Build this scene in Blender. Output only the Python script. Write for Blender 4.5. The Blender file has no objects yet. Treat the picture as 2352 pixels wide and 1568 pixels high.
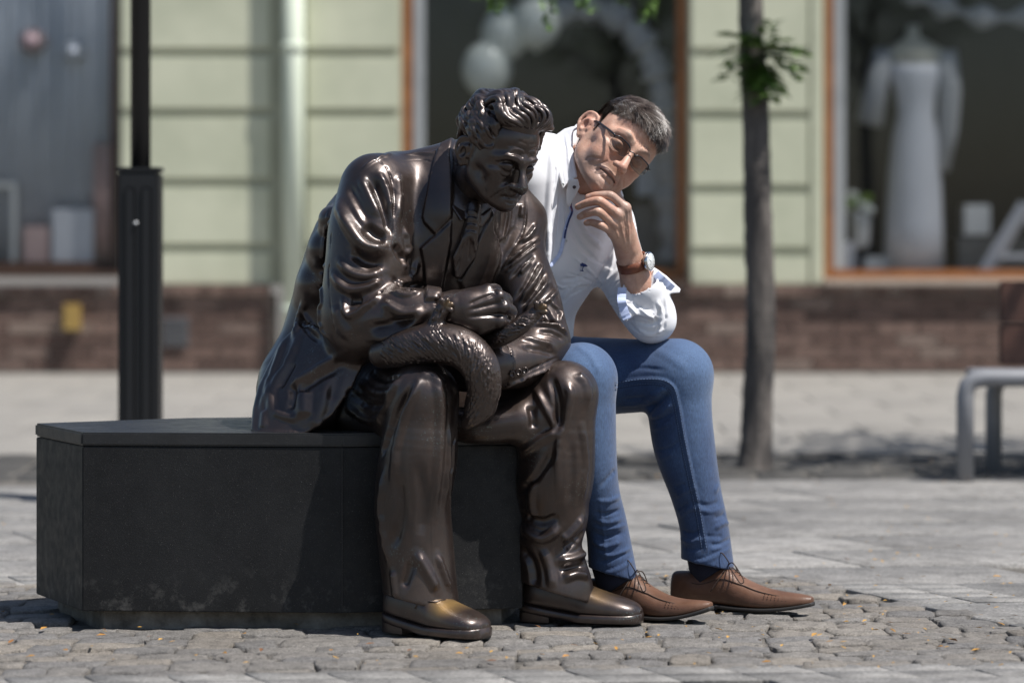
import bpy, bmesh, math, random
import numpy as np
from mathutils import Vector, Matrix, Euler
R_ = math.radians
scene = bpy.context.scene

# ------------------------------------------------------------------ camera
FPX, CXP, HYP, CAMD, CAMH = 7000.0, 1176.0, 520.0, 6.6, 0.868
cam_d = bpy.data.cameras.new('camera')
cam = bpy.data.objects.new('camera', cam_d)
scene.collection.objects.link(cam)
cam.location = (0, -CAMD, CAMH)
cam.rotation_euler = (R_(90), 0, 0)
cam_d.sensor_width = 36.0
cam_d.lens = 36.0 * FPX / 2352.0
cam_d.shift_y = -264.0 / 2352.0
cam_d.clip_start = 0.1
cam_d.clip_end = 400
cam_d.dof.use_dof = True
cam_d.dof.focus_distance = 6.68
cam_d.dof.aperture_fstop = 2.4
scene.camera = cam

# ------------------------------------------------------------------ sky, sun, exposure
SUN_EL, SUN_AZ = R_(61), R_(-27)          # azimuth measured from +X towards +Y
sdir = Vector((math.cos(SUN_EL) * math.cos(SUN_AZ), math.cos(SUN_EL) * math.sin(SUN_AZ), math.sin(SUN_EL)))
world = bpy.data.worlds.new('World'); scene.world = world; world.use_nodes = True
wn = world.node_tree.nodes; wl = world.node_tree.links
for n in list(wn): wn.remove(n)
wo = wn.new('ShaderNodeOutputWorld'); wb = wn.new('ShaderNodeBackground'); ws = wn.new('ShaderNodeTexSky')
ws.sky_type = 'NISHITA'; ws.sun_disc = False
ws.sun_elevation = SUN_EL
ws.sun_rotation = math.atan2(sdir.x, sdir.y)
ws.air_density = 1.0; ws.dust_density = 1.2; ws.ozone_density = 1.0
wb.inputs['Strength'].default_value = 0.085
wl.new(ws.outputs[0], wb.inputs[0]); wl.new(wb.outputs[0], wo.inputs[0])
sun_d = bpy.data.lights.new('sun', 'SUN'); sun_d.energy = 5.0; sun_d.angle = R_(0.53); sun_d.color = (1.0, 0.965, 0.92)
sun = bpy.data.objects.new('sun', sun_d); scene.collection.objects.link(sun)
sun.rotation_euler = (-sdir).to_track_quat('-Z', 'Y').to_euler()
sun.location = (3, -2, 8)
scene.view_settings.view_transform = 'Standard'
scene.view_settings.look = 'None'
scene.view_settings.exposure = 0.30
scene.view_settings.gamma = 1.0
scene.render.engine = 'CYCLES'
scene.cycles.use_denoising = True
scene.cycles.max_bounces = 8
scene.cycles.caustics_reflective = False
scene.cycles.caustics_refractive = False

# ------------------------------------------------------------------ helpers: objects
C = scene.collection
rnd = random.Random(7)
def P(px, py, y):
    """world point seen at photo position (px, py) (2352 wide) at depth y"""
    d = CAMD + y
    return np.array([(px - CXP) * d / FPX, y, CAMH - (py - HYP) * d / FPX])
def GY(py):
    """depth y of the ground seen at photo row py"""
    return FPX * CAMH / (py - HYP) - CAMD
def PXY(V):
    d = CAMD + V[:, 1]
    return np.stack([CXP + V[:, 0] * FPX / d, HYP + (CAMH - V[:, 2]) * FPX / d], 1)

def link(o, parent=None):
    C.objects.link(o)
    if parent is not None: o.parent = parent
    return o
def tag(o, label=None, cat=None, group=None, kind=None):
    if label: o['label'] = label
    if cat: o['category'] = cat
    if group: o['group'] = group
    if kind: o['kind'] = kind
    return o
def empty(name, loc, label=None, cat=None, group=None):
    o = bpy.data.objects.new(name, None); o.location = loc; o.empty_display_size = 0.1
    C.objects.link(o)
    return tag(o, label, cat, group)
def mesh_np(name, V, F, mat=None, parent=None, smooth=True, cols=None):
    """V (n,3) float array, F (m,4) or (m,3) int array; world coordinates, parent must be unrotated"""
    V = np.asarray(V, np.float32); F = np.asarray(F, np.int32)
    if parent is not None:
        V = V - np.array(parent_world(parent), np.float32)
    me = bpy.data.meshes.new(name)
    k = F.shape[1]
    me.vertices.add(len(V)); me.vertices.foreach_set('co', V.ravel())
    me.loops.add(F.size); me.loops.foreach_set('vertex_index', F.ravel())
    me.polygons.add(len(F)); me.polygons.foreach_set('loop_start', np.arange(0, F.size, k, dtype=np.int32))
    me.polygons.foreach_set('loop_total', np.full(len(F), k, np.int32))
    me.polygons.foreach_set('use_smooth', np.full(len(F), smooth, bool))
    me.update(calc_edges=True); me.validate()
    if cols is not None:
        for nm, c in cols.items():
            a = me.attributes.new(nm, 'FLOAT', 'POINT'); a.data.foreach_set('value', np.asarray(c, np.float32))
    if mat: me.materials.append(mat)
    o = bpy.data.objects.new(name, me)
    return link(o, parent)
def parent_world(p):
    loc = Vector((0, 0, 0))
    while p is not None:
        loc += p.location; p = p.parent
    return loc

class MB:
    """collects boxes, tubes and faces into one mesh (world coordinates)"""
    def __init__(s): s.v = []; s.f = []
    def face(s, pts):
        b = len(s.v); s.v += [tuple(map(float, p)) for p in pts]; s.f.append(tuple(range(b, b + len(pts))))
    def box(s, lo, hi, rz=0.0, c=None):
        x0, y0, z0 = lo; x1, y1, z1 = hi
        pts = [(x0,y0,z0),(x1,y0,z0),(x1,y1,z0),(x0,y1,z0),(x0,y0,z1),(x1,y0,z1),(x1,y1,z1),(x0,y1,z1)]
        if rz:
            cx, cy = c if c else ((x0+x1)/2, (y0+y1)/2); cs, sn = math.cos(rz), math.sin(rz)
            pts = [(cx+(x-cx)*cs-(y-cy)*sn, cy+(x-cx)*sn+(y-cy)*cs, z) for x, y, z in pts]
        b = len(s.v); s.v += pts
        s.f += [tuple(b+i for i in q) for q in ((0,3,2,1),(4,5,6,7),(0,1,5,4),(1,2,6,5),(2,3,7,6),(3,0,4,7))]
        return s
    def prism(s, poly, z0, z1, taper=0.0):
        n = len(poly); b = len(s.v)
        cx = sum(p[0] for p in poly)/n; cy = sum(p[1] for p in poly)/n
        s.v += [(x, y, z0) for x, y in poly] + [(cx+(x-cx)*(1-taper), cy+(y-cy)*(1-taper), z1) for x, y in poly]
        s.f.append(tuple(b+n-1-i for i in range(n))); s.f.append(tuple(b+n+i for i in range(n)))
        for i in range(n):
            j = (i+1) % n; s.f.append((b+i, b+j, b+n+j, b+n+i))
        return s
    def tube(s, pts, rad, n=10, cap=True, flat=None):
        pts = [np.array(p, float) for p in pts]; m = len(pts)
        rad = list(rad) if hasattr(rad, '__len__') else [rad]*m
        b = len(s.v); up = None
        for i in range(m):
            t = pts[min(i+1, m-1)] - pts[max(i-1, 0)]; t = t/(np.linalg.norm(t)+1e-12)
            if up is None:
                up = np.array([0,0,1.]) if abs(t[2]) < .9 else np.array([1.,0,0])
            u = np.cross(up, t); u /= np.linalg.norm(u)+1e-12; w = np.cross(t, u); up = w
            for k in range(n):
                a = 2*math.pi*k/n; s.v.append(tuple(pts[i] + rad[i]*(math.cos(a)*u*(flat or 1) + math.sin(a)*w)))
        for i in range(m-1):
            for k in range(n):
                k2 = (k+1) % n; s.f.append((b+i*n+k, b+i*n+k2, b+(i+1)*n+k2, b+(i+1)*n+k))
        if cap:
            s.f.append(tuple(b+n-1-k for k in range(n))); s.f.append(tuple(b+(m-1)*n+k for k in range(n)))
        return s
    def rings(s, rings, cap=True, closed=True):
        """loft a list of equally long rings of points"""
        b = len(s.v); n = len(rings[0])
        for r in rings: s.v += [tuple(map(float, p)) for p in r]
        for i in range(len(rings)-1):
            for k in range(n if closed else n-1):
                k2 = (k+1) % n; s.f.append((b+i*n+k, b+i*n+k2, b+(i+1)*n+k2, b+(i+1)*n+k))
        if cap:
            s.f.append(tuple(b+n-1-k for k in range(n))); s.f.append(tuple(b+(len(rings)-1)*n+k for k in range(n)))
        return s
    def build(s, name, mat, parent=None, smooth=False, bevel=0.0, sub=0):
        off = parent_world(parent) if parent is not None else Vector((0,0,0))
        me = bpy.data.meshes.new(name)
        me.from_pydata([(x-off.x, y-off.y, z-off.z) for x, y, z in s.v], [], s.f); me.update()
        if bevel or smooth:
            bm = bmesh.new(); bm.from_mesh(me); bmesh.ops.recalc_face_normals(bm, faces=bm.faces)
            if bevel: bmesh.ops.bevel(bm, geom=bm.edges[:], offset=bevel, segments=2, affect='EDGES', clamp_overlap=True)
            bm.to_mesh(me); bm.free()
        if smooth:
            for p in me.polygons: p.use_smooth = True
        if mat: me.materials.append(mat)
        o = bpy.data.objects.new(name, me)
        if sub:
            m = o.modifiers.new('sub', 'SUBSURF'); m.levels = sub; m.render_levels = sub
        return link(o, parent)

# ------------------------------------------------------------------ helpers: implicit-surface sculpting
def crom(pts, n=6):
    """Catmull-Rom through rows of pts (any width)"""
    p = np.asarray(pts, float)
    if len(p) < 3 or n <= 1: return p
    e = np.vstack([2*p[0]-p[1], p, 2*p[-1]-p[-2]]); out = []
    for i in range(1, len(e)-2):
        a, b, c, d = e[i-1], e[i], e[i+1], e[i+2]
        for t in np.linspace(0, 1, n, endpoint=False):
            out.append(.5*((2*b)+(c-a)*t+(2*a-5*b+4*c-d)*t*t+(3*b-a-3*c+d)*t**3))
    out.append(p[-1]); return np.array(out)

class Vol:
    BIG = 0.08
    def __init__(s, lo, hi, h):
        s.lo = np.array(lo, float); s.h = h
        s.n = np.ceil((np.array(hi)-s.lo)/h).astype(int)+1
        s.F = np.full(s.n, s.BIG, np.float32)
    def blk(s, lo, hi):
        a = np.clip(np.floor((np.asarray(lo)-s.lo)/s.h).astype(int), 0, s.n)
        b = np.clip(np.ceil((np.asarray(hi)-s.lo)/s.h).astype(int)+1, 0, s.n)
        if np.any(b <= a): return None
        ax = [(s.lo[i]+s.h*np.arange(a[i], b[i])).astype(np.float32) for i in range(3)]
        return tuple(slice(a[i], b[i]) for i in range(3)), ax[0][:,None,None], ax[1][None,:,None], ax[2][None,None,:]
    def comb(s, sl, T, k, sub=False):
        A = s.F[sl]
        if sub:
            B = -T
            if k > 0:
                h = np.maximum(k-np.abs(A-B), 0)/k; s.F[sl] = np.maximum(A, B)+h*h*(k*.25)
            else: s.F[sl] = np.maximum(A, B)
        else:
            if k > 0:
                h = np.maximum(k-np.abs(A-T), 0)/k; s.F[sl] = np.minimum(A, T)-h*h*(k*.25)
            else: s.F[sl] = np.minimum(A, T)
    def tube(s, pts, rad, k=.02, n=8, sub=False, flat=None):
        """rounded tube through pts with radii; flat=(dir, factor) squashes it along dir"""
        pr = np.hstack([np.asarray(pts, float), np.asarray(rad, float).reshape(-1, 1)])
        pr = crom(pr, n); p, r = pr[:, :3], np.maximum(pr[:, 3], .0004)
        m = k+.012
        if len(p) == 1: p = np.vstack([p, p+1e-5]); r = np.append(r, r)
        b = s.blk((p-r[:,None]).min(0)-m, (p+r[:,None]).max(0)+m)
        if b is None: return s
        sl, x, y, z = b
        T = np.full(s.F[sl].shape, s.BIG, np.float32)
        o = np.array([sl[i].start for i in range(3)])
        if flat is not None:
            fd = np.asarray(flat[0], float); fd = fd/np.linalg.norm(fd); ff = flat[1]
        for i in range(len(p)-1):
            a, c = p[i], p[i+1]; ra, rc = r[i], r[i+1]
            q = s.blk(np.minimum(a-ra, c-rc)-m, np.maximum(a+ra, c+rc)+m)
            if q is None: continue
            s2, X, Y, Z = q
            loc = tuple(slice(s2[j].start-o[j], s2[j].stop-o[j]) for j in range(3))
            d = c-a
            if flat is not None:
                dx, dy, dz = X-a[0], Y-a[1], Z-a[2]
                pn = (dx*fd[0]+dy*fd[1]+dz*fd[2])*(1/ff-1)
                dx, dy, dz = dx+pn*fd[0], dy+pn*fd[1], dz+pn*fd[2]
                d = d+fd*((d@fd)*(1/ff-1))
            else:
                dx, dy, dz = X-a[0], Y-a[1], Z-a[2]
            L = float(d@d)+1e-12
            t = np.clip((dx*d[0]+dy*d[1]+dz*d[2])/L, 0, 1)
            D = np.sqrt((dx-t*d[0])**2+(dy-t*d[1])**2+(dz-t*d[2])**2)-(ra+(rc-ra)*t)
            if flat is not None: D = D*max(ff, .5)
            T[loc] = np.minimum(T[loc], D)
        s.comb(sl, T, k, sub); return s
    def ell(s, c, r, R=None, k=.02, sub=False):
        c = np.asarray(c, float); r = np.asarray(r, float)*np.ones(3); R = np.eye(3) if R is None else np.asarray(R)
        e = np.sqrt(((R*r[None, :])**2).sum(1))+k+.012
        b = s.blk(c-e, c+e)
        if b is None: return s
        sl, x, y, z = b; x, y, z = x-c[0], y-c[1], z-c[2]
        q = [(R[0,i]*x+R[1,i]*y+R[2,i]*z) for i in range(3)]
        k0 = np.sqrt(sum((q[i]/r[i])**2 for i in range(3))); k1 = np.sqrt(sum((q[i]/r[i]**2)**2 for i in range(3)))+1e-9
        s.comb(sl, (k0*(k0-1)/k1).astype(np.float32), k, sub); return s
    def plane(s, c, nrm, k=.0, lo=None, hi=None):
        """cut away everything on the side nrm points to"""
        n = np.asarray(nrm, float); n /= np.linalg.norm(n); b = s.blk(s.lo if lo is None else lo, s.lo+s.h*s.n if hi is None else hi)
        if b is None: return s
        sl, x, y, z = b
        s.comb(sl, (-(n[0]*(x-c[0])+n[1]*(y-c[1])+n[2]*(z-c[2]))).astype(np.float32)*np.ones_like(s.F[sl]), k, True); return s
    def slab(s, poly, yc, t, k=.01, rnd=.004, sub=False):
        """sheet with a photo-space outline lying at the depth plane fitted through yc [(px,py,y)..], half thickness t"""
        poly = np.asarray(poly, float); yc = np.asarray(yc, float)
        nc = len(yc); G = lambda u, w: [np.ones_like(u), u, w] if nc < 6 else [np.ones_like(u), u, w, u*w, u*u, w*w]
        u0, w0 = (yc[:,0]-1000)/300, (yc[:,1]-700)/300
        co = np.linalg.lstsq(np.stack(G(u0, w0), 1), yc[:,2], rcond=None)[0]
        uu, ww = (poly[:,0]-1000)/300, (poly[:,1]-700)/300; yp = sum(c*g for c, g in zip(co, G(uu, ww)))
        W = np.array([P(a, b, c) for (a, b), c in zip(poly, yp)]); m = t+k+.03
        b = s.blk(W.min(0)-m, W.max(0)+m)
        if b is None: return s
        sl, x, y, z = b; d = CAMD+y
        px = CXP+x*FPX/d+0*z; py = HYP+(CAMH-z)*FPX/d+0*x; sc = d/FPX
        ins = np.zeros(s.F[sl].shape, bool); best = np.full(ins.shape, 1e9, np.float32)
        for i in range(len(poly)):
            a, e = poly[i], poly[(i+1) % len(poly)]; dx, dy = e-a; L = dx*dx+dy*dy+1e-9
            tt = np.clip(((px-a[0])*dx+(py-a[1])*dy)/L, 0, 1)
            best = np.minimum(best, np.hypot(px-a[0]-tt*dx, py-a[1]-tt*dy))
            ins ^= ((a[1] > py) != (e[1] > py)) & (px < dx*(py-a[1])/(dy if abs(dy) > 1e-9 else 1e-9)+a[0])
        sd = np.where(ins, -best, best)*sc+rnd
        u, w = (px-1000)/300, (py-700)/300; y0 = sum(c*g for c, g in zip(co, G(u, w)))
        q = np.abs(y-y0)-t+rnd
        T = np.minimum(np.maximum(sd, q), 0)+np.hypot(np.maximum(sd, 0), np.maximum(q, 0))-rnd
        s.comb(sl, T.astype(np.float32), k, sub); return s
    def mesh(s, smooth=3):
        F = s.F; F[0] = F[-1] = .02; F[:, 0] = F[:, -1] = .02; F[:, :, 0] = F[:, :, -1] = .02
        S = F < 0; nx, ny, nz = F.shape
        cnt = np.zeros((nx-1, ny-1, nz-1), np.int8)
        for i in (0, 1):
            for j in (0, 1):
                for k in (0, 1): cnt += S[i:nx-1+i, j:ny-1+j, k:nz-1+k]
        act = (cnt > 0) & (cnt < 8)
        I = np.argwhere(act); idx = np.full(act.shape, -1, np.int32); idx[act] = np.arange(len(I))
        cor = {(i,j,k): F[I[:,0]+i, I[:,1]+j, I[:,2]+k] for i in (0,1) for j in (0,1) for k in (0,1)}
        acc = np.zeros((len(I), 3)); num = np.zeros(len(I))
        for ax in range(3):
            for u in (0, 1):
                for w in (0, 1):
                    a = [u, w]; a.insert(ax, 0); b = list(a); b[ax] = 1
                    fa, fb = cor[tuple(a)], cor[tuple(b)]; m = (fa < 0) != (fb < 0)
                    t = fa[m]/(fa[m]-fb[m]); pt = np.tile(np.array(a, float), (m.sum(), 1)); pt[:, ax] = t
                    acc[m] += pt; num[m] += 1
        V = s.lo+s.h*(I+acc/num[:, None]); Q = []
        for ax in range(3):
            o1, o2 = (ax+1) % 3, (ax+2) % 3
            sa = [slice(1, -1)]*3; sb = [slice(1, -1)]*3; sa[ax] = slice(0, -1); sb[ax] = slice(1, None)
            dif = S[tuple(sa)] != S[tuple(sb)]; E = np.argwhere(dif); E[:, o1] += 1; E[:, o2] += 1
            ins = S[E[:,0], E[:,1], E[:,2]]
            def cell(d1, d2):
                c = E.copy(); c[:, o1] += d1; c[:, o2] += d2; return idx[c[:,0], c[:,1], c[:,2]]
            q = np.stack([cell(-1,-1), cell(0,-1), cell(0,0), cell(-1,0)], 1)
            q[~ins] = q[~ins][:, ::-1]; Q.append(q)
        Q = np.vstack(Q); Q = Q[(Q >= 0).all(1)]
        a_, b_, c_ = V[Q[:,0]], V[Q[:,1]], V[Q[:,2]]
        if np.einsum("ij,ij->i", a_, np.cross(b_, c_)).sum() < 0: Q = Q[:, ::-1]
        sc = Sculpt(V, Q)
        for _ in range(smooth): sc.relax(.5)
        return sc

class Sculpt:
    """a high resolution surface that can be worked with strokes and stamps"""
    def __init__(s, V, Q): s.V = V; s.Q = Q; s.col = {}
    def edges(s):
        e = np.vstack([s.Q[:, [0,1]], s.Q[:, [1,2]], s.Q[:, [2,3]], s.Q[:, [3,0]]]); return e
    def relax(s, f=.5, w=None):
        e = s.edges(); n = len(s.V); num = np.bincount(e[:,0], minlength=n)+np.bincount(e[:,1], minlength=n)
        out = np.zeros_like(s.V)
        for a in range(3):
            out[:, a] = np.bincount(e[:,0], s.V[e[:,1], a], n)+np.bincount(e[:,1], s.V[e[:,0], a], n)
        out /= np.maximum(num, 1)[:, None]; f = f if w is None else (f*w)[:, None]
        s.V = s.V+(out-s.V)*f
    def normals(s):
        a, b, c, d = (s.V[s.Q[:, i]] for i in range(4)); fn = np.cross(c-a, d-b); N = np.zeros_like(s.V)
        for i in range(4):
            for ax in range(3): N[:, ax] += np.bincount(s.Q[:, i], fn[:, ax], len(s.V))
        return N/(np.linalg.norm(N, axis=1)[:, None]+1e-12)
    def begin(s, cell=5.0):
        """depth map of the side that faces the camera"""
        s.N = s.normals(); s.px = PXY(s.V); s.cell = cell
        view = s.V-np.array([0, -CAMD, CAMH]); s.front = (s.N*view).sum(1) < 0
        g = np.floor(s.px/cell).astype(int); s.g0 = g.min(0); g -= s.g0; s.gs = g.max(0)+1
        Z = np.full(s.gs[0]*s.gs[1], 1e3); np.minimum.at(Z, g[:,0]*s.gs[1]+g[:,1], s.V[:,1]); Z = Z.reshape(s.gs)
        P_ = np.pad(Z, 1, constant_values=1e3)
        Zf = np.min([P_[1+i:1+i+s.gs[0], 1+j:1+j+s.gs[1]] for i in (-1,0,1) for j in (-1,0,1)], axis=0)
        s.Z = np.where(Z > 500, Zf, Z); s.Zmin = Zf
        s.vis = s.front & (s.V[:,1] < Zf[g[:,0], g[:,1]]+.03)
        s.D = np.zeros(len(s.V))
    def depth(s, px, py):
        g = np.floor(np.array([px, py])/s.cell).astype(int)-s.g0
        for rad in range(0, 12):
            lo = np.clip(g-rad, 0, s.gs-1); hi = np.clip(g+rad+1, 1, s.gs)
            q = s.Z[lo[0]:hi[0], lo[1]:hi[1]]
            if q.size and q.min() < 500: return float(q.min())
        return None
    def _poly(s, pts, n):
        p = crom(np.asarray(pts, float), n); out = []
        for q in p:
            if len(q) == 3: out.append(P(*q)); continue
            y = s.depth(q[0], q[1])
            if y is not None: out.append(P(q[0], q[1], y))
        return np.array(out)
    def stroke(s, pts, w, amp, sharp=False, n=6, taper=True):
        """raise (amp>0, mm) or press (amp<0) a ridge of half width w (photo px) along a photo-space path on the visible surface"""
        q = s._poly(pts, n)
        if len(q) < 2: return s
        s.stroke3(q, w*(CAMD+q[:,1].mean())/FPX, amp*.001, sharp, taper); return s
    def stroke3(s, q, w, amp, sharp=False, taper=True, allv=False):
        m = np.all((s.V > q.min(0)-w) & (s.V < q.max(0)+w), axis=1)
        if not allv: m &= s.front
        ix = np.nonzero(m)[0]
        if not len(ix): return
        X = s.V[ix]; best = np.full(len(ix), 9.); tt = np.zeros(len(ix)); L = len(q)-1
        for i in range(L):
            a, d = q[i], q[i+1]-q[i]; t = np.clip(((X-a)@d)/(d@d+1e-12), 0, 1)
            D = np.linalg.norm(X-a-t[:,None]*d, axis=1); b = D < best; best[b] = D[b]; tt[b] = (i+t[b])/L
        u = np.clip(1-best/w, 0, 1)
        pr = u*u if sharp else (1-(1-u)**2)**2
        if taper: pr = pr*np.clip(np.minimum(tt, 1-tt)*5+.15, 0, 1)
        s.D[ix] += amp*pr
    def stamp(s, poly, amp, edge=4.0, deep=.05):
        """raise everything seen inside a photo-space polygon, with an edge of the given width (px)"""
        p = np.asarray(poly, float); lo, hi = p.min(0)-edge, p.max(0)+edge
        ix = np.nonzero(s.vis & np.all((s.px > lo) & (s.px < hi), axis=1))[0]
        if not len(ix): return s
        X = s.px[ix]; ins = np.zeros(len(ix), bool); best = np.full(len(ix), 1e9)
        for i in range(len(p)):
            a, b = p[i], p[(i+1) % len(p)]; d = b-a
            t = np.clip(((X-a)@d)/(d@d+1e-9), 0, 1); best = np.minimum(best, np.linalg.norm(X-a-t[:,None]*d, axis=1))
            c = ((a[1] > X[:,1]) != (b[1] > X[:,1])) & (X[:,0] < (b[0]-a[0])*(X[:,1]-a[1])/(b[1]-a[1]+1e-9)+a[0]); ins ^= c
        sd = np.where(ins, best, -best); u = np.clip(sd/edge*.5+.5, 0, 1); s.D[ix] += amp*.001*u*u*(3-2*u); return s
    def apply(s):
        s.V = s.V+s.N*s.D[:, None]; s.D[:] = 0; return s
    def noise(s, amp, f, seed=0, mask=None, stretch=(1,1,1)):
        n = vnoise(s.V*np.array(stretch)*f, seed)*amp
        s.V = s.V+s.normals()*(n if mask is None else n*mask)[:, None]; return s
    def build(s, name, mat, parent=None):
        return mesh_np(name, s.V, s.Q, mat, parent, True, s.col)

def vnoise(X, seed=0):
    """smooth value noise in -1..1"""
    g = np.random.default_rng(seed).uniform(-1, 1, (32, 32, 32)); i = np.floor(X).astype(int); f = X-i; f = f*f*(3-2*f)
    out = 0
    for a in (0,1):
        for b in (0,1):
            for c in (0,1):
                w = (f[:,0] if a else 1-f[:,0])*(f[:,1] if b else 1-f[:,1])*(f[:,2] if c else 1-f[:,2])
                out = out+w*g[(i[:,0]+a) & 31, (i[:,1]+b) & 31, (i[:,2]+c) & 31]
    return out

# ------------------------------------------------------------------ materials
def mat(name, base=(.5,.5,.5), rough=.6, metal=0.0, **kw):
    m = bpy.data.materials.new(name); m.use_nodes = True
    b = m.node_tree.nodes['Principled BSDF']
    b.inputs['Base Color'].default_value = (*base, 1); b.inputs['Roughness'].default_value = rough; b.inputs['Metallic'].default_value = metal
    for k, v in kw.items(): b.inputs[k].default_value = v
    return m
class NT:
    def __init__(s, m): s.t = m.node_tree; s.b = s.t.nodes['Principled BSDF']; s.co = None
    def n(s, typ, **kw):
        x = s.t.nodes.new(typ)
        for k, v in kw.items(): setattr(x, k, v)
        return x
    def l(s, a, b): s.t.links.new(a, b)
    def coord(s, scale=(1,1,1), out='Object', rot=(0,0,0)):
        c = s.n('ShaderNodeTexCoord'); mp = s.n('ShaderNodeMapping')
        mp.inputs['Scale'].default_value = scale; mp.inputs['Rotation'].default_value = rot
        s.l(c.outputs[out], mp.inputs['Vector']); return mp.outputs[0]
    def noise(s, scale=5, detail=4, rough=.55, vec=None, dist=0.0):
        x = s.n('ShaderNodeTexNoise'); x.inputs['Scale'].default_value = scale; x.inputs['Detail'].default_value = detail
        x.inputs['Roughness'].default_value = rough; x.inputs['Distortion'].default_value = dist
        s.l(vec if vec is not None else s.coord(), x.inputs['Vector']); return x.outputs[0]
    def vor(s, scale=5, feat='F1', vec=None, out='Distance', rand=1.0):
        x = s.n('ShaderNodeTexVoronoi'); x.feature = feat; x.inputs['Scale'].default_value = scale; x.inputs['Randomness'].default_value = rand
        s.l(vec if vec is not None else s.coord(), x.inputs['Vector']); return x.outputs[out]
    def ramp(s, fac, stops, interp='LINEAR'):
        x = s.n('ShaderNodeValToRGB'); e = x.color_ramp.elements; x.color_ramp.interpolation = interp
        while len(e) < len(stops): e.new(.5)
        for i, (p, c) in enumerate(stops):
            e[i].position = p; e[i].color = (*c, 1) if hasattr(c, '__len__') else (c, c, c, 1)
        s.l(fac, x.inputs[0]); return x.outputs[0]
    def mix(s, fac, a, b, mode='MIX'):
        x = s.n('ShaderNodeMix', data_type='RGBA', blend_type=mode)
        for sock, v in ((x.inputs[0], fac), (x.inputs[6], a), (x.inputs[7], b)):
            if hasattr(v, 'links'): s.l(v, sock)
            elif hasattr(v, '__len__'): sock.default_value = (*v, 1)
            else: sock.default_value = v
        return x.outputs[2]
    def math(s, op, a, b=0.0, clamp=False):
        x = s.n('ShaderNodeMath', operation=op); x.use_clamp = clamp
        for sock, v in ((x.inputs[0], a), (x.inputs[1], b)):
            if hasattr(v, 'links'): s.l(v, sock)
            else: sock.default_value = v
        return x.outputs[0]
    def attr(s, name):
        x = s.n('ShaderNodeAttribute'); x.attribute_name = name; return x.outputs['Fac']
    def rand(s):
        return s.n('ShaderNodeObjectInfo').outputs['Random']
    def bump(s, h, strength=.3, dist=.002, prev=None):
        x = s.n('ShaderNodeBump'); x.inputs['Strength'].default_value = strength; x.inputs['Distance'].default_value = dist
        s.l(h, x.inputs['Height'])
        if prev is not None: s.l(prev, x.inputs['Normal'])
        s.l(x.outputs[0], s.b.inputs['Normal']); return x.outputs[0]
    def base(s, c): s.l(c, s.b.inputs['Base Color'])
    def rough(s, r): s.l(r, s.b.inputs['Roughness'])

M = {}
def m_bronze(name):
    m = mat(name, (.1,.08,.07), .36, .68); t = NT(m)
    big = t.noise(5, 5, .6); fine = t.noise(60, 4, .6); spk = t.noise(230, 2, .5)
    c = t.ramp(big, [(.3,(.029,.0195,.0165)),(.5,(.052,.0345,.0285)),(.72,(.086,.058,.046))])
    c = t.mix(t.ramp(fine, [(.45,0),(.75,.5)]), c, (.030,.028,.029))
    c = t.mix(t.ramp(t.math('MULTIPLY', spk, t.noise(9, 3)), [(.39,0),(.46,.5)]), c, (.15,.18,.17))
    c = t.mix(t.ramp(t.vor(190), [(.05,.5),(.09,0)]), c, (.15,.135,.12))
    scr = t.noise(1, 4, .7, t.coord((8, 8, 1.2), rot=(.5,.2,0)))
    c = t.mix(t.ramp(scr, [(.60,0),(.75,.35)]), c, (.12,.10,.085))
    c = t.mix(t.attr('wear'), c, (.36,.22,.075))
    t.base(c)
    t.rough(t.ramp(t.noise(16, 6, .7), [(.3,.34),(.55,.44),(.75,.58)]))
    n1 = t.bump(t.noise(38, 6, .7), .16, .004)
    t.bump(t.noise(420, 2, .5), .14, .0007, n1)
    t.b.inputs['Specular IOR Level'].default_value = .8; t.b.inputs['Coat Weight'].default_value = .50; t.b.inputs['Coat Roughness'].default_value = .25; t.b.inputs['Coat IOR'].default_value = 1.6
    return m
M['bronze'] = m_bronze('bronze')

m = mat('granite_black', (.016,.016,.017), .6, **{'Specular IOR Level': .30}); t = NT(m)
c = t.ramp(t.noise(7, 5, .6), [(.3,(.0075,.0075,.008)),(.7,(.017,.017,.0175))])
c = t.mix(t.ramp(t.vor(330), [(.08,.9),(.15,0)]), c, t.ramp(t.noise(120, 2), [(.48,(.02,.02,.02)),(.70,(.30,.29,.27))]))
c = t.mix(t.ramp(t.noise(420, 3, .7), [(.55,0),(.72,.5)]), c, (.055,.053,.05))
low = t.n('ShaderNodeSeparateXYZ'); t.l(t.coord(), low.inputs[0])
dirt = t.math('MULTIPLY', t.ramp(low.outputs[2], [(.02,1),(.14,0)]), t.ramp(t.noise(26, 6, .7), [(.52,0),(.66,.55)]))
c = t.mix(dirt, c, (.13,.125,.115)); t.base(c)
t.rough(t.ramp(t.noise(40, 4), [(.3,.42),(.7,.62)])); t.bump(t.noise(300, 3, .6), .3, .0014); M['granite'] = m
m = mat('granite_top', (.03,.03,.032), .36); t = NT(m)
t.base(t.mix(t.ramp(t.vor(330), [(.10,.8),(.17,0)]), t.ramp(t.noise(9, 5), [(.3,(.011,.011,.012)),(.7,(.022,.022,.023))]), (.12,.12,.115)))
t.rough(t.ramp(t.noise(30, 4), [(.3,.34),(.7,.5)])); t.bump(t.noise(320, 3), .15, .001); M['granite_top'] = m
m = mat('plinth_concrete', (.2,.19,.17), .9); t = NT(m)
t.base(t.ramp(t.noise(14, 7, .7), [(.3,(.06,.053,.045)),(.5,(.15,.135,.115)),(.7,(.25,.235,.21))])); t.bump(t.noise(90, 5), .6, .004); M['plinth'] = m

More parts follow.
